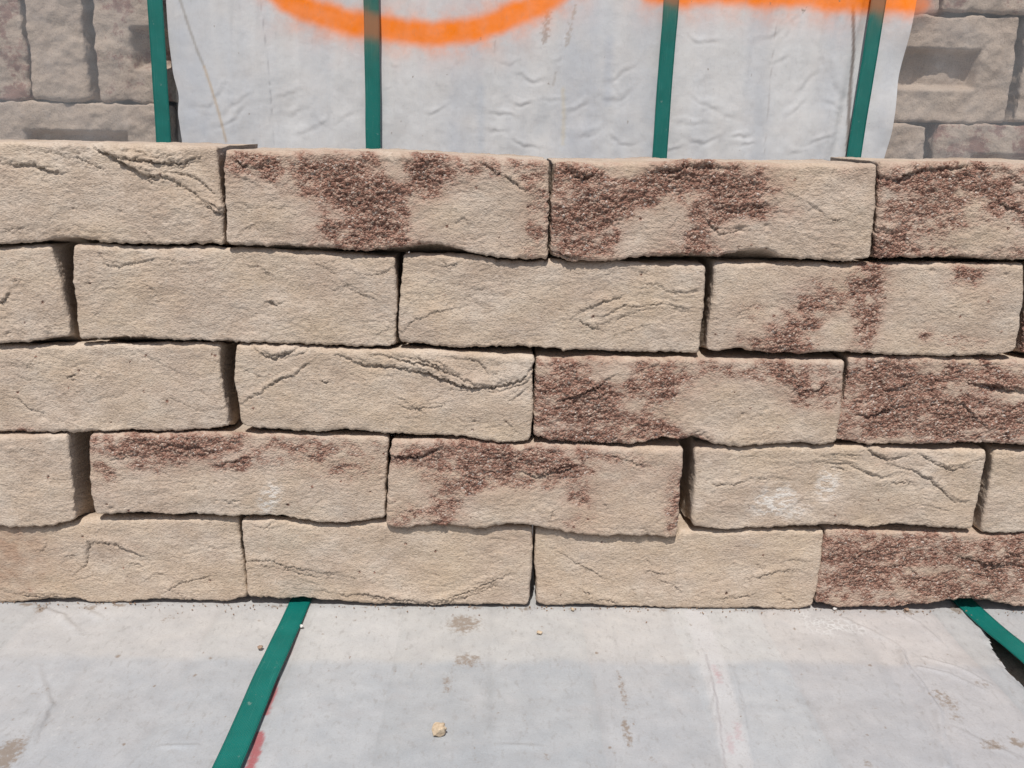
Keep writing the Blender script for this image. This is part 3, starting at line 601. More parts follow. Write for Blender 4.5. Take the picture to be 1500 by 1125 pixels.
def brick_relief(b, key):
    s = b['seed']; rs = np.random.default_rng(hash_(key)+5)
    x0, x1 = b['x0'], b['x1']; zc = (b['zBmin']+b['zTmin'])/2
    cre = []
    for p, d, w_ in b['creases']:
        P0 = pl(p); cre.append((P0, d*(0.95 if d < 1.7 else 1.25), w_*0.66))
        for q in range(2 if d > 1.1 else 1):          # fainter companions beside each fold
            sh = (1.3+1.3*rs.random())*0.001*(1 if rs.random() < .6 else -1)
            i0 = rs.integers(0, max(1, len(P0)-2)); P1 = P0[i0:]+np.array([rs.normal(0, .0015), sh])
            cre.append((P1+rs.normal(0, .0005, P1.shape), d*rs.uniform(.25, .5), w_*0.6))
    # further small hand-made folds, mostly level, following one drift per brick
    drift = rs.uniform(-0.35, 0.35)
    dots = [(rs.uniform(x0, x1), zc+rs.uniform(-.03, .03), rs.uniform(.0005, .0011)) for i in range(14 if b['crust'] else 4)]
    for i in range(b['folds']):
        px = rs.uniform(x0, x1); pz = zc+rs.uniform(-0.028, 0.028); a = drift+rs.normal(0, 0.35); n = rs.integers(3, 7); st = rs.uniform(0.003, 0.008)
        pts = [(px, pz)]
        for j in range(n):
            a += rs.normal(0, 0.30); px += math.cos(a)*st; pz += math.sin(a)*st; pts.append((px, pz))
        cre.append((np.array(pts), rs.uniform(0.2, 0.6), rs.uniform(0.45, 0.75)))
    def f(X, Y, Z, N):
        q1 = X+0.83*Y; q2 = Z-0.71*Y
        front = np.exp(-np.clip(Y-0.002, 0, 1)/0.004)
        mm = 0.001; ra = b['rough']
        h = 1.0*mm*fbm(q1*22+s, q2*30-s, 2) + 0.40*mm*ra*fbm(q1*75+s, q2*95+s, 3)
        # patches with rougher, torn skin
        torn = sstep(-0.1, 0.55, fbm(q1*28+3*s, q2*40-s, 2))
        wx = q1+0.004*fbm(q1*60+s, q2*60, 2); wz = q2+0.003*fbm(q1*50-s, q2*90+7, 2)
        rid = 1-np.abs(perlin(wx*70+s, wz*210+s)); rid2 = 1-np.abs(perlin(wx*140-s, wz*330+2*s))
        h += mm*ra*(0.15+0.85*torn)*(-0.32*np.clip(rid-0.72, 0, 1)/0.28-0.24*np.clip(rid2-0.72, 0, 1)/0.28)
        h += 0.17*mm*ra*fbm(q1*270, q2*420+s, 3, 0.75)
        # red crust
        c = np.zeros_like(X)
        for sp in b['crust']: c = np.maximum(c, blob(X, Z, sp))
        hl = np.zeros_like(X)
        for sp in b['crust']: hl = np.maximum(hl, blob(X, Z, (sp[0], sp[1], sp[2]*1.7, sp[3]*1.9, sp[4], sp[5]*0.9)))
        for sp in b['clear']: c = c-blob(X, Z, sp); hl = hl-0.45*blob(X, Z, sp)
        nz = fbm(q1*85+s, q2*110+s, 4, 0.6)
        c = c*1.35*(0.90+0.40*np.clip(fbm(q1*45-s, q2*60+2*s, 3), -.8, .5))
        cr = np.clip(c+0.62*nz*sstep(0.05, 0.5, c+0.2*nz), 0, 1.15)*front
        for sx, sz, sr in dots: cr = np.maximum(cr, 1.3*np.exp(-(((X-sx)**2+(Z-sz)**2)/sr**2)**2))
        cl = fbm(q1*330+s, q2*430-s, 3, 0.75)
        h += mm*cr*(0.85*cl-0.40+0.6*np.clip(fbm(q1*120-s, q2*190+s, 2), -1, 1))
        # traced and small folds
        jx = X+0.0011*fbm(X*300+s, Z*300, 3, .8); jz = Z+0.0011*fbm(X*300-s, Z*300+5, 3, .8)+0.0012*perlin(X*90+s, Z*90)
        for pts, dep, wid in cre:
            wd = wid*mm
            m = (X > pts[:, 0].min()-8*wd) & (X < pts[:, 0].max()+8*wd) & (Z > pts[:, 1].min()-8*wd) & (Z < pts[:, 1].max()+8*wd)
            if not m.any(): continue
            d, sd, al = seg_dist(jx[m], jz[m], pts)
            flip = 1.0 if pts[-1, 0] >= pts[0, 0] else -1.0
            sgn = d*sd*flip                                   # positive above the fold line
            env = np.clip(np.sin(np.pi*np.clip(al, 0.04, 0.96)), 0, 1)**0.5
            env = env*np.clip(0.95+0.65*perlin(jx[m]*150+s, jz[m]*150), 0.2, 1.6)
            up = np.where(sgn > 0, np.exp(-(sgn/((4.2 if dep < 1.4 else 6.0)*wd))**2), np.exp(-(sgn/(0.30*wd))**2))
            gr = np.exp(-((sgn+0.65*wd)/(0.75*wd))**2)
            h[m] += dep*mm*env*((0.50 if dep < 1.4 else 0.62)*up-0.95*gr)*front[m]
        for px, py, r, dp in b['pits']:
            (cx, cz), (ex, _) = pl([(px, py), (px+r, py)])
            rr = abs(ex-cx); d = np.hypot(X-cx, Z-cz)/rr
            h -= dp*mm*np.exp(-d**3)*front
        wht = np.zeros_like(X); stn = np.zeros_like(X)
        for sp in b['white']: wht = np.maximum(wht, blob(X, Z, sp))
        for sp in b['stain']: stn = np.maximum(stn, blob(X, Z, sp)*(0.8+0.5*nz))
        tone = np.clip(b['tone']+0.6*fbm(q1*18+2*s, q2*26+s, 3), 0, 1)
        return h, {'crust': cr, 'white': wht*front, 'halo': np.clip(hl+0.35*nz*sstep(.1, .5, hl), 0, 1)*front, 'tone': tone, 'cloud': np.clip(.5+.55*fbm(q1*30+s, q2*36-s, 4, .6), 0, 1), 'patch': sstep(.0, .7, fbm(q1*110-s, q2*130+s, 4, .65)), 'stain': np.clip(stn, 0, 1)*front}
    return f

# ------------------------------------------------------------------ lower pack: bricks under white film with green straps
Z_FILM = 0.0
LX0, LX1, LY0, LY1 = -0.63, 0.63, -0.33, 0.325
low = tag(empty('brick_pack', (0, 0, -0.33)), 'low pack of bricks under dusty white film that carries the brick wall', 'brick pack')
def local(o, parent):             # keep world coordinates for a child built in place
    o.parent = parent; o.matrix_parent_inverse = Matrix.Translation(-Vector(parent.location)); return o
def box_mesh(name, dx, dy, dz, bev=0.004):
    import bmesh
    bm = bmesh.new(); bmesh.ops.create_cube(bm, size=1.0); bmesh.ops.scale(bm, vec=(dx, dy, dz), verts=bm.verts)
    bmesh.ops.bevel(bm, geom=bm.edges[:], offset=bev, segments=1, affect='EDGES')
    me = bpy.data.meshes.new(name); bm.to_mesh(me); bm.free()
    at = me.attributes.new('crust', 'FLOAT', 'POINT'); at.data.foreach_set('value', np.full(len(me.vertices), 0.35, np.float32)); return me
bm_low = box_mesh('brick', 0.066, 0.208, 0.100); bm_low.materials.append(MP)
rs = np.random.default_rng(3)
nxl = 18
for layer in range(3):
    for i in range(nxl):
        for j in range(3):
            o = bpy.data.objects.new('brick', bm_low); COL.objects.link(o)
            o.location = (LX0+0.035+(i+0.5)*(LX1-LX0-0.07)/nxl, LY0+0.012+(j+0.5)*0.2135, -0.012-0.05-layer*0.104-rs.uniform(0, .003))
            o.rotation_euler = (0, 0, rs.normal(0, 0.006)); local(o, low)

SXR = 0.0 # filled below
def strap_line(p0, p1):
    a = pf([p0, p1], 0.003); return a
SL = pf([(436, 882), (332, 1125)], 0.003)      # centre line of the left strap
SR = pf([(1421, 884), (1508, 964)], 0.003)     # and of the right one
def line_at(S, y):
    t = (y-S[0, 1])/(S[1, 1]-S[0, 1]); return S[0, 0]+t*(S[1, 0]-S[0, 0])

def low_film():
    xs = np.arange(LX0, LX1+1e-6, 0.00125)
    ys = np.concatenate([np.arange(LY0, 0.006, 0.00125), np.linspace(0.012, LY1, 40)])
    X, Y = np.meshgrid(xs, ys, indexing='ij')
    mm = 0.001
    Z = -0.6*mm+1.5*mm*fbm(X*7+3, Y*9, 3)*sstep(0.0, -0.05, Y)+0.40*mm*fbm(X*34, Y*34, 3)
    # the film sags a little into the joints between the bricks underneath
    jx = (X-(LX0+0.035))/((LX1-LX0-0.07)/nxl); jd = np.abs(jx-np.round(jx))
    Z -= 0.7*mm*np.exp(-(jd/0.09)**2)
    for yy in (LY0+0.012+0.2135,):
        Z -= 0.5*mm*np.exp(-((Y-yy)/0.010)**2)*np.clip(.5+fbm(X*9, Y*9, 2), 0, 1)
    # wrinkles (photo survey): left diagonals, right fold lines
    wr = [([(55, 975), (75, 1030), (25, 1120)], .7, 1.6), ([(75, 1030), (45, 1100)], .8, 1.0), ([(1240, 905), (1300, 935), (1322, 950), (1330, 975), (1350, 1000), (1375, 1040), (1390, 1125)], 1.6, 1.8),
          ([(1345, 975), (1390, 985), (1440, 1010)], .9, 1.5), ([(1310, 893), (1345, 910), (1385, 945)], 1.0, 1.6), ([(1355, 960), (1400, 975), (1450, 1000)], .9, 1.2), ([(1350, 1035), (1370, 1075), (1385, 1125)], 1.0, 1.2),
          ([(1030, 955), (1045, 1010), (1060, 1125)], 1.1, 1.5), ([(1060, 950), (1085, 1020), (1103, 1125)], .8, 1.5), ([(735, 1090), (790, 1092)], .5, 1.4), ([(235, 1092), (290, 1090)], .8, 1.2), ([(60, 890), (90, 900), (115, 925)], .8, 2.2), ([(120, 890), (150, 905)], .7, 2.0),
          ([(1400, 1065), (1450, 1090), (1500, 1110)], .7, 1.8), ([(900, 885), (895, 930), (910, 975)], .6, 2.0)]
    for p, d, wd in wr:
        P = pf(p); m = (X > P[:, 0].min()-.02) & (X < P[:, 0].max()+.02) & (Y > P[:, 1].min()-.02) & (Y < P[:, 1].max()+.02)
        if not m.any(): continue
        dd, sd, al = seg_dist(X[m]+.001*fbm(X[m]*80, Y[m]*80, 2), Y[m], P); sg = dd*sd; w_ = wd*mm
        Z[m] += 1.5*d*mm*(np.exp(-(sg/(1.6*w_))**2)-0.7*np.exp(-((sg-1.3*w_)/w_)**2))*np.sin(np.pi*np.clip(al, .08, .92))**.5
    # colour of the polythene itself: milky, warmer where it lies tight on brick, with rubbed dirt and print
    N1 = fbm(X*14, Y*14, 4); N2 = fbm(X*60+5, Y*60, 4); N3 = fbm(X*200, Y*120, 3)
    warm = np.array([0.480, 0.472, 0.464]); cool = np.array([0.385, 0.402, 0.426])
    yb = pf([(750, 968)])[0, 1]
    t = sstep(-0.006, 0.006, Y-yb+0.004*N1)*0.75+0.15*N1+0.10*N2
    tx = np.exp(-(np.abs(X-0.02)/0.33)**4)
    t = np.clip(t*(0.45+0.55*tx)+0.12*(1-tx)*N1+0.10, 0, 1)
    C = cool+(warm-cool)*t[..., None]
    jl = np.exp(-(jd/0.05)**2)*sstep(-.3, .4, N1)
    C = C*(1-0.09*jl[..., None])
    C = C*(1+0.05*N2[..., None]+0.03*N3[..., None])
    cid = np.floor(jx).astype(int) % 64
    rt = np.random.default_rng(77); tabl = 1+rt.normal(0, .024, 64); hue = rt.normal(0, .022, 64)
    C = C*(tabl[cid]*1.0)[..., None]*(1+hue[cid][..., None]*np.array([1.0, -0.3, -0.7]))
    def stroke(p, hw, soft, col, st=1.0, jit=0.0008, nscale=200):
        P = pf(p); m = (X > P[:, 0].min()-.02) & (X < P[:, 0].max()+.02) & (Y > P[:, 1].min()-.02) & (Y < P[:, 1].max()+.02)
        if not m.any(): return
        d, _, _ = seg_dist(X[m]+jit*fbm(X[m]*nscale, Y[m]*nscale, 3), Y[m]+jit*fbm(X[m]*nscale+9, Y[m]*nscale, 3), P)
        k = st*sstep(hw+soft, hw-soft, d)[:, None]
        C[m] = C[m]*(1-k)+np.array(col)*k
    red = (0.36, 0.075, 0.085)
    stroke([(404, 990), (400, 1015), (389, 1044)], 0.0019, 0.0006, red, .85)
    stroke([(381, 1074), (374, 1100), (363, 1130)], 0.0027, 0.0006, red, .85)
    stroke([(445, 894), (436, 920), (425, 950), (412, 975)], 0.0012, 0.0008, (0.50, 0.25, 0.25), .6)
    stroke([(445, 900), (430, 930)], 0.0009, 0.0006, red, .5)
    stroke([(1020, 900), (1040, 960), (1060, 1030), (1082, 1125)], 0.0085, 0.0020, (0.53, 0.525, 0.535), .6)
    stroke([(1034, 960), (1052, 1035), (1064, 1130)], 0.0006, 0.0005, (0.36, 0.34, 0.35), .7)
    for p in ([(1045, 975), (1052, 990)], [(1068, 1075), (1072, 1100)], [(1052, 985), (1055, 1000)], [(1080, 1060), (1082, 1080)]):
        stroke(p, 0.0012, 0.0014, (0.42, 0.25, 0.27), .45, 0.002, 500)
    stroke([(60, 1040), (30, 1110), (20, 1135)], 0.0004, 0.0005, (0.30, 0.29, 0.29), .6, 0.0002)
    dirt = np.zeros_like(X); foam = np.zeros_like(X)
    def spot(px, py, rx, ry, st, arr=dirt):
        (x0, y0), (x1, _), (_, y2) = pf([(px, py), (px+rx, py), (px, py+ry)])
        ax, ay = abs(x1-x0), abs(y2-y0)
        m = (np.abs(X-x0) < 3*ax) & (np.abs(Y-y0) < 3*ay)
        arr[m] = np.maximum(arr[m], st*np.exp(-(((X[m]-x0)/ax)**2+((Y[m]-y0)/ay)**2)**1.5))
    for a in [(680, 913, 34, 18, .78), (685, 965, 28, 14, .72), (655, 1000, 10, 20, .68), (912, 1010, 7, 42, .66), (918, 1070, 9, 28, .76), (770, 1055, 6, 26, .45), (1385, 1025, 20, 22, .7), (1400, 1048, 16, 10, .6), (1455, 1090, 22, 12, .75), (1490, 1085, 14, 10, .8),
              (1440, 1000, 24, 10, .55), (10, 1105, 26, 36, .9), (60, 1012, 16, 14, .5), (245, 905, 14, 10, .55), (60, 890, 12, 10, .8), (135, 888, 14, 7, .75), (178, 886, 10, 6, .6), (800, 1110, 10, 12, .5), (957, 1112, 8, 8, .5), (955, 1108, 6, 5, .8), (1270, 1120, 10, 10, .6), (1395, 1070, 14, 7, .5),
              (700, 1115, 20, 8, .45), (285, 988, 4, 4, .8), (172, 961, 6, 4, .8), (181, 1090, 4, 4, .9), (1330, 895, 10, 6, .8), (1400, 890, 12, 10, .8), (1280, 1035, 5, 5, .6)]: spot(*a)
    rn = np.random.default_rng(12)
    for i in range(190): spot(rn.uniform(-20, 1500), rn.uniform(895, 1125), rn.uniform(1.5, 4.0), rn.uniform(1.2, 3.2), rn.uniform(.4, .9))
    # sand fallen at the foot of the wall
    foot = np.exp(-np.abs(Y-0.002)/0.004)*(0.35+0.75*np.clip(fbm(X*60, Y*30, 3), -.4, 1))
    dirt = np.maximum(dirt, np.clip(foot, 0, .8))
    spot(1215, 915, 40, 14, 1.0, foam); spot(1180, 902, 16, 9, .7, foam); spot(1255, 920, 16, 7, .7, foam)
    for i in range(40): spot(rn.uniform(-10, 130), rn.uniform(930, 1110), rn.uniform(2.0, 4.5), rn.uniform(1.6, 3.0), rn.uniform(.15, .5), foam)
    P = np.stack([X, Y, Z], -1).reshape(-1, 3)
    Q = grid_quads(len(xs), len(ys))[:, :]
    # slit in the sheet along the right strap
    slit = pf([(1398, 876), (1408, 892), (1432, 906), (1446, 925), (1462, 958), (1482, 985), (1520, 1015), (1570, 1090), (1640, 1090), (1560, 1000), (1500, 950), (1462, 915), (1440, 893), (1424, 876)])
    cx = P[Q].mean(1)
    inside = np.zeros(len(Q), bool); n = len(slit)
    for i in range(n):
        ax, ay = slit[i]; bx, by = slit[(i+1) % n]
        c = ((ay > cx[:, 1]) != (by > cx[:, 1])) & (cx[:, 0] < (bx-ax)*(cx[:, 1]-ay)/(by-ay+1e-15)+ax)
        inside ^= c
    # the cut edge droops
    dd, _, _ = seg_dist(P[:, 0], P[:, 1], np.concatenate([slit, slit[:1]]))
    P[:, 2] -= 0.0022*np.exp(-(dd/0.004)**2)*(0.6+0.8*fbm(P[:, 0]*70, P[:, 1]*70, 2))
    Q = Q[~inside]
    # front skirt folding down over the pack
    i0 = np.arange(len(xs))*len(ys); base = len(P); prev = i0; nP = [P]; nQ = [Q]
    prof = [(-.004, -.001), (-.007, -.004), (-.009, -.01), (-.010, -.05), (-.011, -.12), (-.010, -.20)]
    tint = [C.reshape(-1, 3)]; di = [dirt.ravel()]; fo = [foam.ravel()]
    st = slice(None, None, 1)
    for dy, dz in prof:
        ring = P[i0].copy(); ring[:, 1] += dy+.002*fbm(ring[:, 0]*12, np.full(len(i0), dz*30), 2)*(abs(dz) > .02); ring[:, 2] += dz
        cur = base+np.arange(len(i0)); base += len(i0)
        nP.append(ring); nQ.append(np.stack([prev[:-1], cur[:-1], cur[1:], prev[1:]], 1)); prev = cur
        tint.append(C.reshape(-1, 3)[i0]); di.append(dirt.ravel()[i0]); fo.append(foam.ravel()[i0]*0)
    me = mesh_from('film', np.concatenate(nP), np.concatenate(nQ), {'dirt': np.concatenate(di), 'foam': np.concatenate(fo)}, {'tint': np.clip(np.concatenate(tint), 0, 1)})
    return obj('film', me, MF_TOP)
o = local(low_film(), low); o['label'] = 'dusty milky white film, stained and wrinkled, flat on top'

def strap_mesh(C, T, W, wid=0.0155, th=0.0008, paint=None, cup=0.0):
    """C centre points (n,3), T across direction, W outward normal"""
    n = len(C); k = 7
    cs = np.linspace(-0.5, 0.5, k)
    V = []; A = []
    for side in (0.5, -0.5):
        for c in cs:
            V.append(C+T*(c*wid)+W*(side*th)-W*(cup*(2*c)**2))
    V = np.stack(V, 1)            # n, 2k, 3
    ring = list(range(k))+list(range(2*k-1, k-1, -1))
    V = V[:, ring]; m = 2*k
    P = V.reshape(-1, 3)
    i, j = np.meshgrid(np.arange(n-1), np.arange(m), indexing='ij')
    a = (i*m+j).ravel(); b = (i*m+(j+1) % m).ravel()
    Q = np.stack([a, a+m, b+m, b], 1)
    ln = np.concatenate([[0], np.cumsum(np.linalg.norm(np.diff(C, axis=0), axis=1))])
    su = np.repeat(ln, m); cc = np.concatenate([cs, cs[::-1]])*wid; sv = np.tile(cc, n)
    at = {'strap_u': su, 'strap_v': sv, 'paint': np.zeros(len(P)) if paint is None else paint(P)}
    me = mesh_from('strap', P, Q, at, extra=[np.arange(m)[::-1], (n-1)*m+np.arange(m)])
    return me
def low_strap(S, lift, label, twist=0.0):
    ys = np.concatenate([np.linspace(LY1, 0.02, 20), np.linspace(0.018, LY0-0.008, 120)])
    x = np.array([line_at(S, y) for y in ys])+0.0006*fbm(ys*12, ys*0+S[0, 0]*9, 2)
    z = 0.0003+lift*sstep(0.0, -0.10, ys)+0.0005*fbm(ys*18, ys*0+3, 2)*sstep(0, -.05, ys)
    C = np.stack([x, ys, z], 1)
    zz = np.array([-.006, -.02, -.06, -.14, -.2])                   # down the front of the pack
    D = np.stack([np.full(5, x[-1]), np.full(5, LY0-0.0135), zz], 1)
    C = np.concatenate([C, D]); n = len(C)
    tg = np.gradient(C, axis=0); tg /= np.linalg.norm(tg, axis=1, keepdims=True)
    T = np.tile(np.array([1.0, 0, 0]), (n, 1)); T[:, 2] = twist
    T -= tg*(T*tg).sum(1, keepdims=True); T /= np.linalg.norm(T, axis=1, keepdims=True)
    W = np.cross(tg, T); W *= np.sign(W[:, 2:3]+1e-9*0+(-W[:, 1:2])*0.5)
    return local(obj('strap', strap_mesh(C, T, W), MS), low)
low_strap(SL, 0.0028, '')
low_strap(SR, 0.0040, '', 0.06)

# ------------------------------------------------------------------ pack behind: bricks in clear film with a white printed sheet, green straps
YB = 0.385
back = tag(empty('brick_pack', (0, YB+0.1, -0.33)), 'tall brick pack behind the wall, wrapped in white and clear film with orange spray paint', 'brick pack')
def pb(p, y=YB): return pl(p, y)
ORANGE = [([(412, -10), (424, 3), (450, 15), (500, 30), (550, 41), (600, 48), (650, 50), (690, 45), (730, 33), (770, 16), (805, -3), (835, -25)], 19), ([(955, -16), (1010, -10), (1060, -14), (1120, -8), (1180, -8), (1230, -1), (1290, -2), (1345, 4)], 21)]
def paint_mask(P):
    m = np.zeros(len(P)); x, z = P[:, 0], P[:, 2]
    nn = fbm(x*50, z*50, 3); n2 = fbm(x*400, z*400, 2)
    for k, (pts, hw) in enumerate(ORANGE):
        L = pb(pts); d, sd, al = seg_dist(x, z, L)
        r = hw*0.00069*(1+0.15*nn)
        core = sstep(r*1.55, r*0.45, d)
        mist = 0.45*np.exp(-np.clip(d-r, 0, 1)/0.009)*np.clip(0.7+0.6*nn+0.25*n2, 0, 1.2)
        core2 = core*np.clip(0.95+0.08*nn, 0, 1)
        m = np.maximum(m, np.maximum(core2, mist*(d < 0.05)))
    return np.clip(m, 0, 1)

ZB0, ZB1 = -0.325, CAM[2]+0.34
def back_film():
    left = pb([(243, -60), (246, 0), (250, 60), (256, 110), (265, 140), (263, 165), (269, 208), (276, 300)])
    right = pb([(1352, -60), (1336, 10), (1326, 60), (1313, 115), (1307, 160), (1301, 200), (1291, 235), (1285, 300)])
    zs = np.concatenate([np.linspace(ZB0, CAM[2]-0.075, 50), np.arange(CAM[2]-0.0735, CAM[2]+0.165, 0.0015), np.linspace(CAM[2]+0.17, ZB1, 50)])
    lo = np.argsort(left[:, 1]); ro = np.argsort(right[:, 1])
    xl = np.interp(zs, left[lo, 1], left[lo, 0]); xr = np.interp(zs, right[ro, 1], right[ro, 0])
    xl = np.convolve(np.pad(xl, 4, 'edge'), np.ones(9)/9, 'valid'); xr = np.convolve(np.pad(xr, 4, 'edge'), np.ones(9)/9, 'valid')
    n = 520; t = np.linspace(0, 1, n)
    X = xl[None]+(xr-xl)[None]*t[:, None]; Z = np.repeat(zs[None], n, 0)
    mm = 0.001
    low_ = sstep(CAM[2]+0.12, CAM[2]-0.03, Z)
    h = 1.8*mm*fbm(X*9, Z*5, 3)+1.0*mm*fbm(X*38, Z*24+4, 3)*low_*0.5+.2*mm*fbm(X*38, Z*24+4, 3)+0.10*mm*fbm(X*160, Z*60, 2)
    rn = np.random.default_rng(21)
    dents = []                    # short sharp dents, thickest towards the lower part
    for p in [(775, 116, 30, -8, 2.2), (765, 152, 26, -6, 2.6), (738, 170, 26, -12, 2.0), (725, 190, 26, -10, 2.2), (768, 208, 30, -18, 2.6), (643, 165, 26, 20, 1.6), (850, 160, 40, 14, 1.8), (905, 110, 36, 30, 1.8), (900, 140, 60, 14, 1.6), (860, 195, 36, 12, 1.6), (900, 206, 14, 0, 1.8), (920, 209, 20, 4, 1.6), (810, 145, 30, 4, 1.2),
              (745, 90, 26, -6, 1.0), (575, 98, 10, 0, .9), (574, 130, 10, 8, .9), (820, 88, 14, 40, 1.2), (350, 150, 50, 30, 1.5), (340, 175, 46, 34, 1.7), (320, 140, 44, 30, 1.3), (440, 160, 40, 30, 1.4), (455, 190, 50, 26, 1.4), (505, 175, 40, 22, 1.3), (420, 140, 36, 24, 1.1),
              (1020, 60, 26, -8, 1.6), (1045, 65, 20, 4, 1.8), (1030, 150, 40, -20, 1.5), (1010, 185, 36, 4, 1.9), (1030, 205, 36, 4, 1.9), (1085, 200, 24, 14, 2.4), (1090, 213, 26, 10, 2.0), (1060, 165, 50, -24, 1.3), (1145, 85, 24, 32, 1.5), (1165, 160, 30, 34, 1.6), (1200, 205, 34, 20, 2.0), (1215, 150, 40, -30, 1.5), (1165, 225, 20, 10, 1.6), (1130, 50, 40, 34, 1.3),
              (985, 215, 22, 6, 1.6), (1180, 120, 60, 60, 1.6), (1220, 110, 80, -62, 2.2), (1200, 80, 70, -66, 1.7), (1160, 40, 26, 60, 1.3)]: dents.append(p)
    for i in range(12):
        px = rn.uniform(280, 1240); py = 222-abs(rn.normal(0, 70)); dents.append((px, py, rn.uniform(8, 30), rn.normal(0, 22), rn.uniform(.3, 1.1)))
    xw = X+0.006*fbm(X*6, Z*7, 2)
    h += mm*(0.9*fbm(X*26, Z*3, 3)+0.35*fbm(X*90, Z*5, 2))
    h -= mm*0.55*np.clip(1-np.abs(perlin(xw*34, Z*1.6+3))-0.80, 0, 1)/0.2*np.clip(.6+fbm(X*20, Z*14, 2), 0, 1)
    WX = X+0.005*fbm(X*38, Z*38, 3); WZ = Z+0.005*fbm(X*38+11, Z*38, 3)
    for px, py, ln, an, am in dents:
        (cx, cz) = pb([(px, py)])[0]; hl = ln*0.00069*0.6; a = R_(an)
        dx, dz = WX-cx, WZ-cz
        u = (dx*math.cos(a)+dz*math.sin(a))/hl; v = (-dx*math.sin(a)+dz*math.cos(a)); v = v-0.12*hl*(u*u)
        wv = 0.0020+0.10*hl
        g = np.exp(-u*u)
        h += 0.21*am*mm*g*(np.exp(-((v-0.7*wv)/wv)**2)-1.0*np.exp(-((v+0.5*wv)/(0.6*wv))**2))
    for p, am, wd in [([(381, -40), (392, 60), (398, 140), (404, 225)], .55, .5), ([(370, -40), (380, 90), (385, 225)], .25, .6), ([(1142, -40), (1133, 60), (1124, 140), (1116, 235)], .6, .5), ([(726, 55), (725, 110), (726, 170)], .35, .5), ([(1171, 60), (1172, 130), (1168, 235)], .4, .7)]:
        d, sd, al = seg_dist(X, Z, pb(p)); h -= am*mm*np.exp(-(d/(wd*mm))**2)
    # the sheet bulges away from the bricks under the right strap, and its free edges curl
    el = (X-xl[None]); er = (xr[None]-X)
    h += 2.5*mm*np.exp(-(er/0.018)**2)*(1+0.8*np.sin(Z*70+1.0))+1.5*mm*np.exp(-(el/0.010)**2)
    h -= 3.0*mm*np.exp(-((X-(pb([(1250, 100)])[0, 0]+(Z-pb([(1250, 100)])[0, 1])*0.14))/0.006)**2)
    # tint
    N1 = fbm(X*22, Z*1.5, 3); N2 = fbm(X*80, Z*4, 3); N3 = fbm(X*30+8, Z*30, 4)
    c0 = np.array([0.635, 0.633, 0.638]); c1 = np.array([0.525, 0.542, 0.580]); c2 = np.array([0.665, 0.635, 0.615])
    k1 = np.clip(0.35+0.7*N1, 0, 1)[..., None]; k2 = np.clip(0.2+0.7*N3, 0, 1)[..., None]
    C = c0*(1-k1)+c1*k1; C = C*(1-.5*k2)+c2*.5*k2; C = C*(1+0.03*N2[..., None])
    def stroke(p, hw, soft, col, st, jit=0.0006, ns=220):
        d, _, _ = seg_dist(X+jit*fbm(X*ns, Z*ns, 3), Z+jit*fbm(X*ns+5, Z*ns, 3), pb(p))
        k = st*sstep(hw+soft, max(hw-soft, 0), d)[..., None]; C[:] = C*(1-k)+np.array(col)*k
    stroke([(266, 0), (278, 38), (292, 78), (301, 98)], .0012, .0008, (0.36, 0.34, 0.32), .8, .0003)
    stroke([(301, 98), (312, 130), (324, 170), (333, 207)], .0012, .0010, (0.50, 0.40, 0.30), .8, .0003)
    stroke([(383, 0), (394, 90), (404, 218)], .0003, .0003, (0.36, 0.36, 0.38), .6, .0001)
    stroke([(1140, 0), (1131, 80), (1118, 228)], .0003, .0003, (0.38, 0.36, 0.36), .55, .0001)
    stroke([(725, 60), (725, 110)], .0003, .0003, (0.38, 0.36, 0.36), .6, .0001)
    stroke([(802, 20), (799, 45), (797, 62)], .0024, .0016, (0.33, 0.27, 0.23), .65, .004, 300)
    stroke([(842, 10), (836, 38), (829, 66)], .0014, .0010, (0.38, 0.32, 0.27), .6, .003, 300)
    stroke([(824, 130), (826, 170), (824, 210)], .0016, .0020, (0.60, 0.53, 0.40), .5, .001)
    stroke([(814, 105), (810, 125)], .0010, .0008, (0.40, 0.36, 0.33), .5, .001)
    stroke([(892, 60), (890, 110), (889, 150)], .004, .004, (0.46, 0.49, 0.55), .5, .001)
    stroke([(705, 130), (705, 215)], .003, .004, (0.47, 0.51, 0.57), .4, .001)
    stroke([(792, 190), (800, 150)], .006, .006, (0.47, 0.50, 0.54), .35, .001)
    stroke([(1247, 10), (1249, 80), (1242, 160), (1238, 232)], .0018, .0008, (0.19, 0.155, 0.14), .85, .0004)
    dirt = np.zeros_like(X)
    for i in range(70):
        (cx, cz) = pb([(rn.uniform(270, 1300), rn.uniform(0, 225))])[0]; r = rn.uniform(.0007, .0016); dirt = np.maximum(dirt, rn.uniform(.5, .95)*np.exp(-(((X-cx)/r)**2+((Z-cz)/(1.6*r))**2)))
    (cx, cz) = pb([(1175, 16)])[0]; dirt = np.maximum(dirt, np.exp(-(((X-cx)/.003)**2+((Z-cz)/.002)**2)))
    P = np.stack([X, YB-0.004-h, Z], -1).reshape(-1, 3)
    pm = paint_mask(P)[:, None]
    C = C.reshape(-1, 3)*(1-pm)+np.array([1.0, 0.235, 0.008])*pm
    me = mesh_from('white_sheet', P, grid_quads(n, len(zs)), {'dirt': dirt.ravel(), 'foam': np.zeros(len(P))}, {'tint': np.clip(C, 0, 1)})
    o = local(obj('white_sheet', me, MF_BACK), back); o['label'] = 'wrinkled white film sheet with a sprayed orange arc'
back_film()

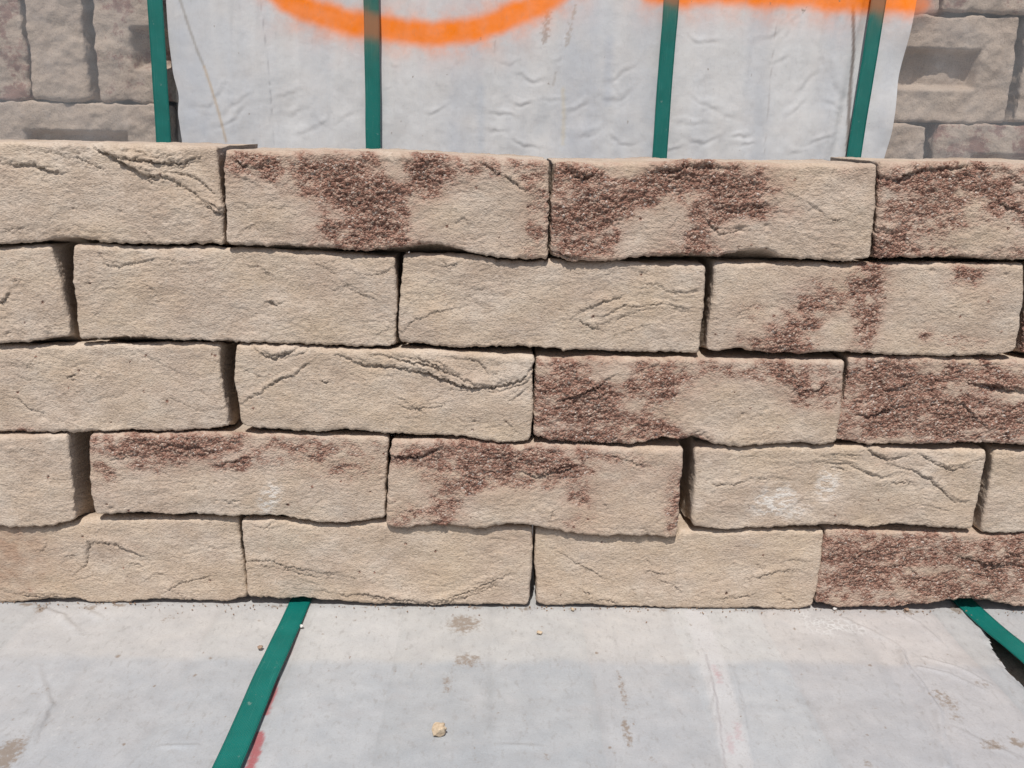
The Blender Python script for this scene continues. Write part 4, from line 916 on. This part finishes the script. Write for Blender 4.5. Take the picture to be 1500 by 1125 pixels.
def back_straps():
    zs = np.linspace(ZB0+.01, ZB1-.01, 260)
    for a, b, dy in (((227, 0), (240, 206), 0.0), ((544, 0), (547, 218), 0.0), ((983, 0), (966, 230), 0.0), ((1287, 0), (1250, 232), 0.0)):
        A = pb([a, b], YB-0.011); x = A[0, 0]+(zs-A[0, 1])*(A[1, 0]-A[0, 0])/(A[1, 1]-A[0, 1])
        x = np.where(zs < CAM[2]-0.15, x[np.argmin(np.abs(zs-(CAM[2]-0.15)))], x)
        x = x+0.0005*fbm(zs*14, zs*0+a[0], 2)
        C = np.stack([x, np.full_like(zs, YB-0.0115)+0.0006*fbm(zs*10, zs*0+a[0]*.1, 2), zs], 1)
        tg = np.gradient(C, axis=0); tg /= np.linalg.norm(tg, axis=1, keepdims=True)
        T = np.tile(np.array([1.0, 0, 0]), (len(C), 1)); T[:, 1] = 0.05*np.sign(a[0]-750)
        T -= tg*(T*tg).sum(1, keepdims=True); T /= np.linalg.norm(T, axis=1, keepdims=True)
        W = np.cross(T, tg); W *= np.sign(-W[:, 1:2])
        local(obj('strap', strap_mesh(C, T, W, paint=lambda P: paint_mask(P)), MS), back)
back_straps()

def packed(px_rect, seed, frog=None, crust=0.0, y=YB+0.012, cblob=None):
    """a brick of the pack behind; px_rect = left, top, right, bottom; frog = rectangle of its hollow"""
    a, t, b, c = px_rect
    mid = (t+c)/2; x0 = pl([(a, mid)], y)[0, 0]; x1 = pl([(b, mid)], y)[0, 0]
    z1 = pl([((a+b)/2, t)], y)[0, 1]; z0 = pl([((a+b)/2, c)], y)[0, 1]
    fr = None
    if frog:
        (fx0, fz1), (fx1, fz0) = pl([(frog[0], frog[1]), (frog[2], frog[3])], y); fr = (fx0, fx1, fz0, fz1)
    s = seed*7.7
    def hf(X, Y, Z, N):
        h = .001*(2.6*fbm(X*25+s, Z*25, 3)+1.0*fbm((X+Y)*90+s, (Z-Y)*90, 3)+.35*fbm((X+Y)*260+s, (Z-Y)*260, 2))
        front = np.exp(-np.clip(Y-0.003, 0, 1)/.004)
        if not fr: h += 0.002*np.clip(1-((2*(X-x0)/(x1-x0)-1)**2), 0, 1)*front
        if fr:
            d = np.minimum(np.minimum(X-fr[0], fr[1]-X), np.minimum(Z-fr[2], fr[3]-Z))
            h -= 0.017*sstep(-0.001, 0.005, d+.0008*fbm(X*90, Z*90, 2))*front
        cr = np.clip(crust+0.5*fbm(X*40+s, Z*40, 3), 0, 1)*(crust > 0)
        z_ = np.zeros_like(X)
        return h, {'crust': cr}
    cst = lambda v, am, k: (lambda q: v+am*fbm(q*45+s+k, np.full_like(q, s+k), 3))
    P, Q, at, ex, _ = build_brick(cst(x0, .0012, 1), cst(x1, .0012, 2), cst(z0, .0010, 3), cst(z1, .0010, 4), (x0, x1, z0, z1), depth=0.06, yo=y, res=0.0018, Rr=0.0028, rc=0.0035, hfun=hf, seed=seed)
    local(obj('brick', mesh_from('brick', P, Q, at, extra=ex), MP), back)
packed((-70, -8, 36, 146), 1, crust=0.5); packed((42, -6, 124, 145), 2); packed((139, -8, 262, 149), 3, frog=(190, 40, 250, 103), crust=0.35)
packed((-95, 150, 262, 300), 4, frog=(36, 190, 192, 262)); packed((-230, -8, -76, 146), 5); packed((-330, 153, -102, 300), 6)
packed((-70, -160, 60, -14), 7); packed((66, -160, 236, -14), 8); packed((-230, -160, -76, -14), 9)
packed((1275, 22, 1484, 179), 11, frog=(1306, 70, 1429, 132)); packed((1498, 26, 1640, 180), 12); packed((1646, 26, 1800, 180), 13)
packed((1275, -130, 1384, 17), 14, crust=0.2); packed((1391, -130, 1580, 17), 15, crust=0.3); packed((1586, -130, 1800, 17), 16)
packed((1275, 183, 1349, 330), 17); packed((1362, 183, 1620, 330), 18, frog=(1424, 226, 1560, 290), crust=0.45); packed((1626, 183, 1800, 330), 19)
bm_in = box_mesh('brick', 0.209, 0.098, 0.064); bm_in.materials.append(MP)
for r in range(13):
    for i in range(8):
        o = bpy.data.objects.new('brick', bm_in); COL.objects.link(o)
        o.location = (-0.76+(i+0.5+(0.25 if r % 2 else -0.25))*0.2135, YB+0.135, ZB0+0.033+r*0.0665); local(o, back)

def clear_film(pts_x, seed, name):
    x0, x1 = pts_x
    xs = np.linspace(x0, x1, 120); zs = np.linspace(ZB0, ZB1, 220)
    X, Z = np.meshgrid(xs, zs, indexing='ij')
    h = .001*(1.6*fbm(X*14+seed, Z*9, 3)+.7*fbm(X*50, Z*40+seed, 3))
    P = np.stack([X, YB+0.0035-h, Z], -1).reshape(-1, 3)
    me = mesh_from('clear_film', P, grid_quads(120, 220), {'paint': paint_mask(P)*0.9})
    local(obj('clear_film', me, MC), back)
xa = pb([(285, 100)])[0, 0]; xb = pb([(1285, 100)])[0, 0]
clear_film((-0.78, xa), 3.0, 'l'); clear_film((xb, 0.80), 8.0, 'r')

# ------------------------------------------------------------------ the loose bricks of the wall
for k, b in BR.items():
    P, Q, at, ex, _ = build_brick(b['fL'], b['fR'], b['fB'], b['fT'], (b['x0'], b['x1'], b['z0'], b['z1']), yo=b['yo'], tilt=b['tilt'], hfun=brick_relief(b, k), seed=b['seed'], Rr=0.0022, topr=1.7, rc=0.0028,
        ztop=(lambda x, T=b['T']: np.interp(x, T[:, 0], T[:, 1])-0.0004) if b['row'] == 0 else None)
    c = np.array([(b['x0']+b['x1'])/2, 0.05, b['z0']])
    me = mesh_from('brick', P-c, Q, at, extra=ex)
    o = obj('brick', me, MB); o.location = c
    tag(o, b['label'], 'brick', 'loose bricks stacked dry in five courses')

# ------------------------------------------------------------------ small stones on the film
def stone(name, px, py, size, mat, label, cat, seed, flat=0.75):
    import bmesh
    x, y = pf([(px, py)], 0.001)[0]
    bm = bmesh.new(); bmesh.ops.create_icosphere(bm, subdivisions=4, radius=1.0)
    V = np.array([v.co[:] for v in bm.verts])
    r = 1+0.22*fbm(V[:, 0]*1.2+seed, V[:, 1]*1.2+V[:, 2]*0.9, 2)+0.10*fbm(V[:, 0]*4+seed, V[:, 1]*4+V[:, 2]*3, 2)
    # knocked-off facets
    rs = np.random.default_rng(seed)
    for i in range(9):
        n = rs.normal(size=3); n /= np.linalg.norm(n); d = V@n*r; lim = rs.uniform(.66, .85); r = np.where(d > lim, r*lim/np.maximum(d, 1e-6), r)
    V = V*r[:, None]*np.array([1, .85, flat])*size
    for v, c in zip(bm.verts, V): v.co = c
    me = bpy.data.meshes.new(name); bm.to_mesh(me); bm.free()
    o = obj(name, me, mat); o.location = (x, y, -V[:, 2].min()*0.93)
    tag(o, label, cat); return o
m_st = stone_material('tan_stone', (0.44, 0.33, 0.22), (0.66, 0.54, 0.40)); m_wh = stone_material('white_grain', (0.7, 0.66, 0.62), (0.85, 0.82, 0.78))
m_rd = stone_material('brown_grain', (0.22, 0.13, 0.09), (0.40, 0.29, 0.21))
stone('pebble', 642, 1073, 0.0050, m_st, 'pale tan pebble lying alone on the white film in front', 'pebble', 4)
stone('brick_crumb', 790, 926, 0.0022, m_st, 'tiny tan crumb on the film below the middle of the wall', 'crumb', 8, .5)
stone('brick_crumb', 381, 948, 0.0022, m_rd, 'tiny brown crumb against the left edge of the left strap', 'crumb', 11, .6)
stone('brick_crumb', 442, 917, 0.0014, m_wh, 'tiny white grain beside the right edge of the left strap', 'crumb', 15, .8)
stone('brick_crumb', 839, 892, 0.0016, m_st, 'tiny pale crumb at the foot of the wall below the third brick', 'crumb', 17, .7)
stone('brick_crumb', 1223, 891, 0.0016, m_wh, 'tiny white crumb at the foot of the reddish brown brick', 'crumb', 19, .7)
stone('brick_crumb', 1328, 893, 0.0018, m_rd, 'tiny brown crumb at the foot of the wall near the right strap', 'crumb', 23, .7)
# grit shed along the foot of the wall
def grit():
    rn = np.random.default_rng(31); V = []; Q = []
    for i in range(300):
        x = rn.uniform(-.42, .44); y = 0.0035-rn.exponential(.0035); s = rn.uniform(.00015, .0005); a = rn.uniform(0, 3)
        b0 = len(V); c, q = math.cos(a)*s, math.sin(a)*s
        for dz in (0, 1.3*s):
            for ux, uy in ((-1, -1), (1, -1), (1, 1), (-1, 1)): V.append((x+ux*c-uy*q*.8, y+ux*q+uy*c*.8, dz))
        for f in ((0, 3, 2, 1), (4, 5, 6, 7), (0, 1, 5, 4), (1, 2, 6, 5), (2, 3, 7, 6), (3, 0, 4, 7)): Q.append([b0+k for k in f])
    tag(obj('sand_grit', mesh_from('sand_grit', np.array(V), np.array(Q), smooth=False), m_rd), 'brown sand grains shed along the foot of the wall', 'grit', kind='stuff')
grit()
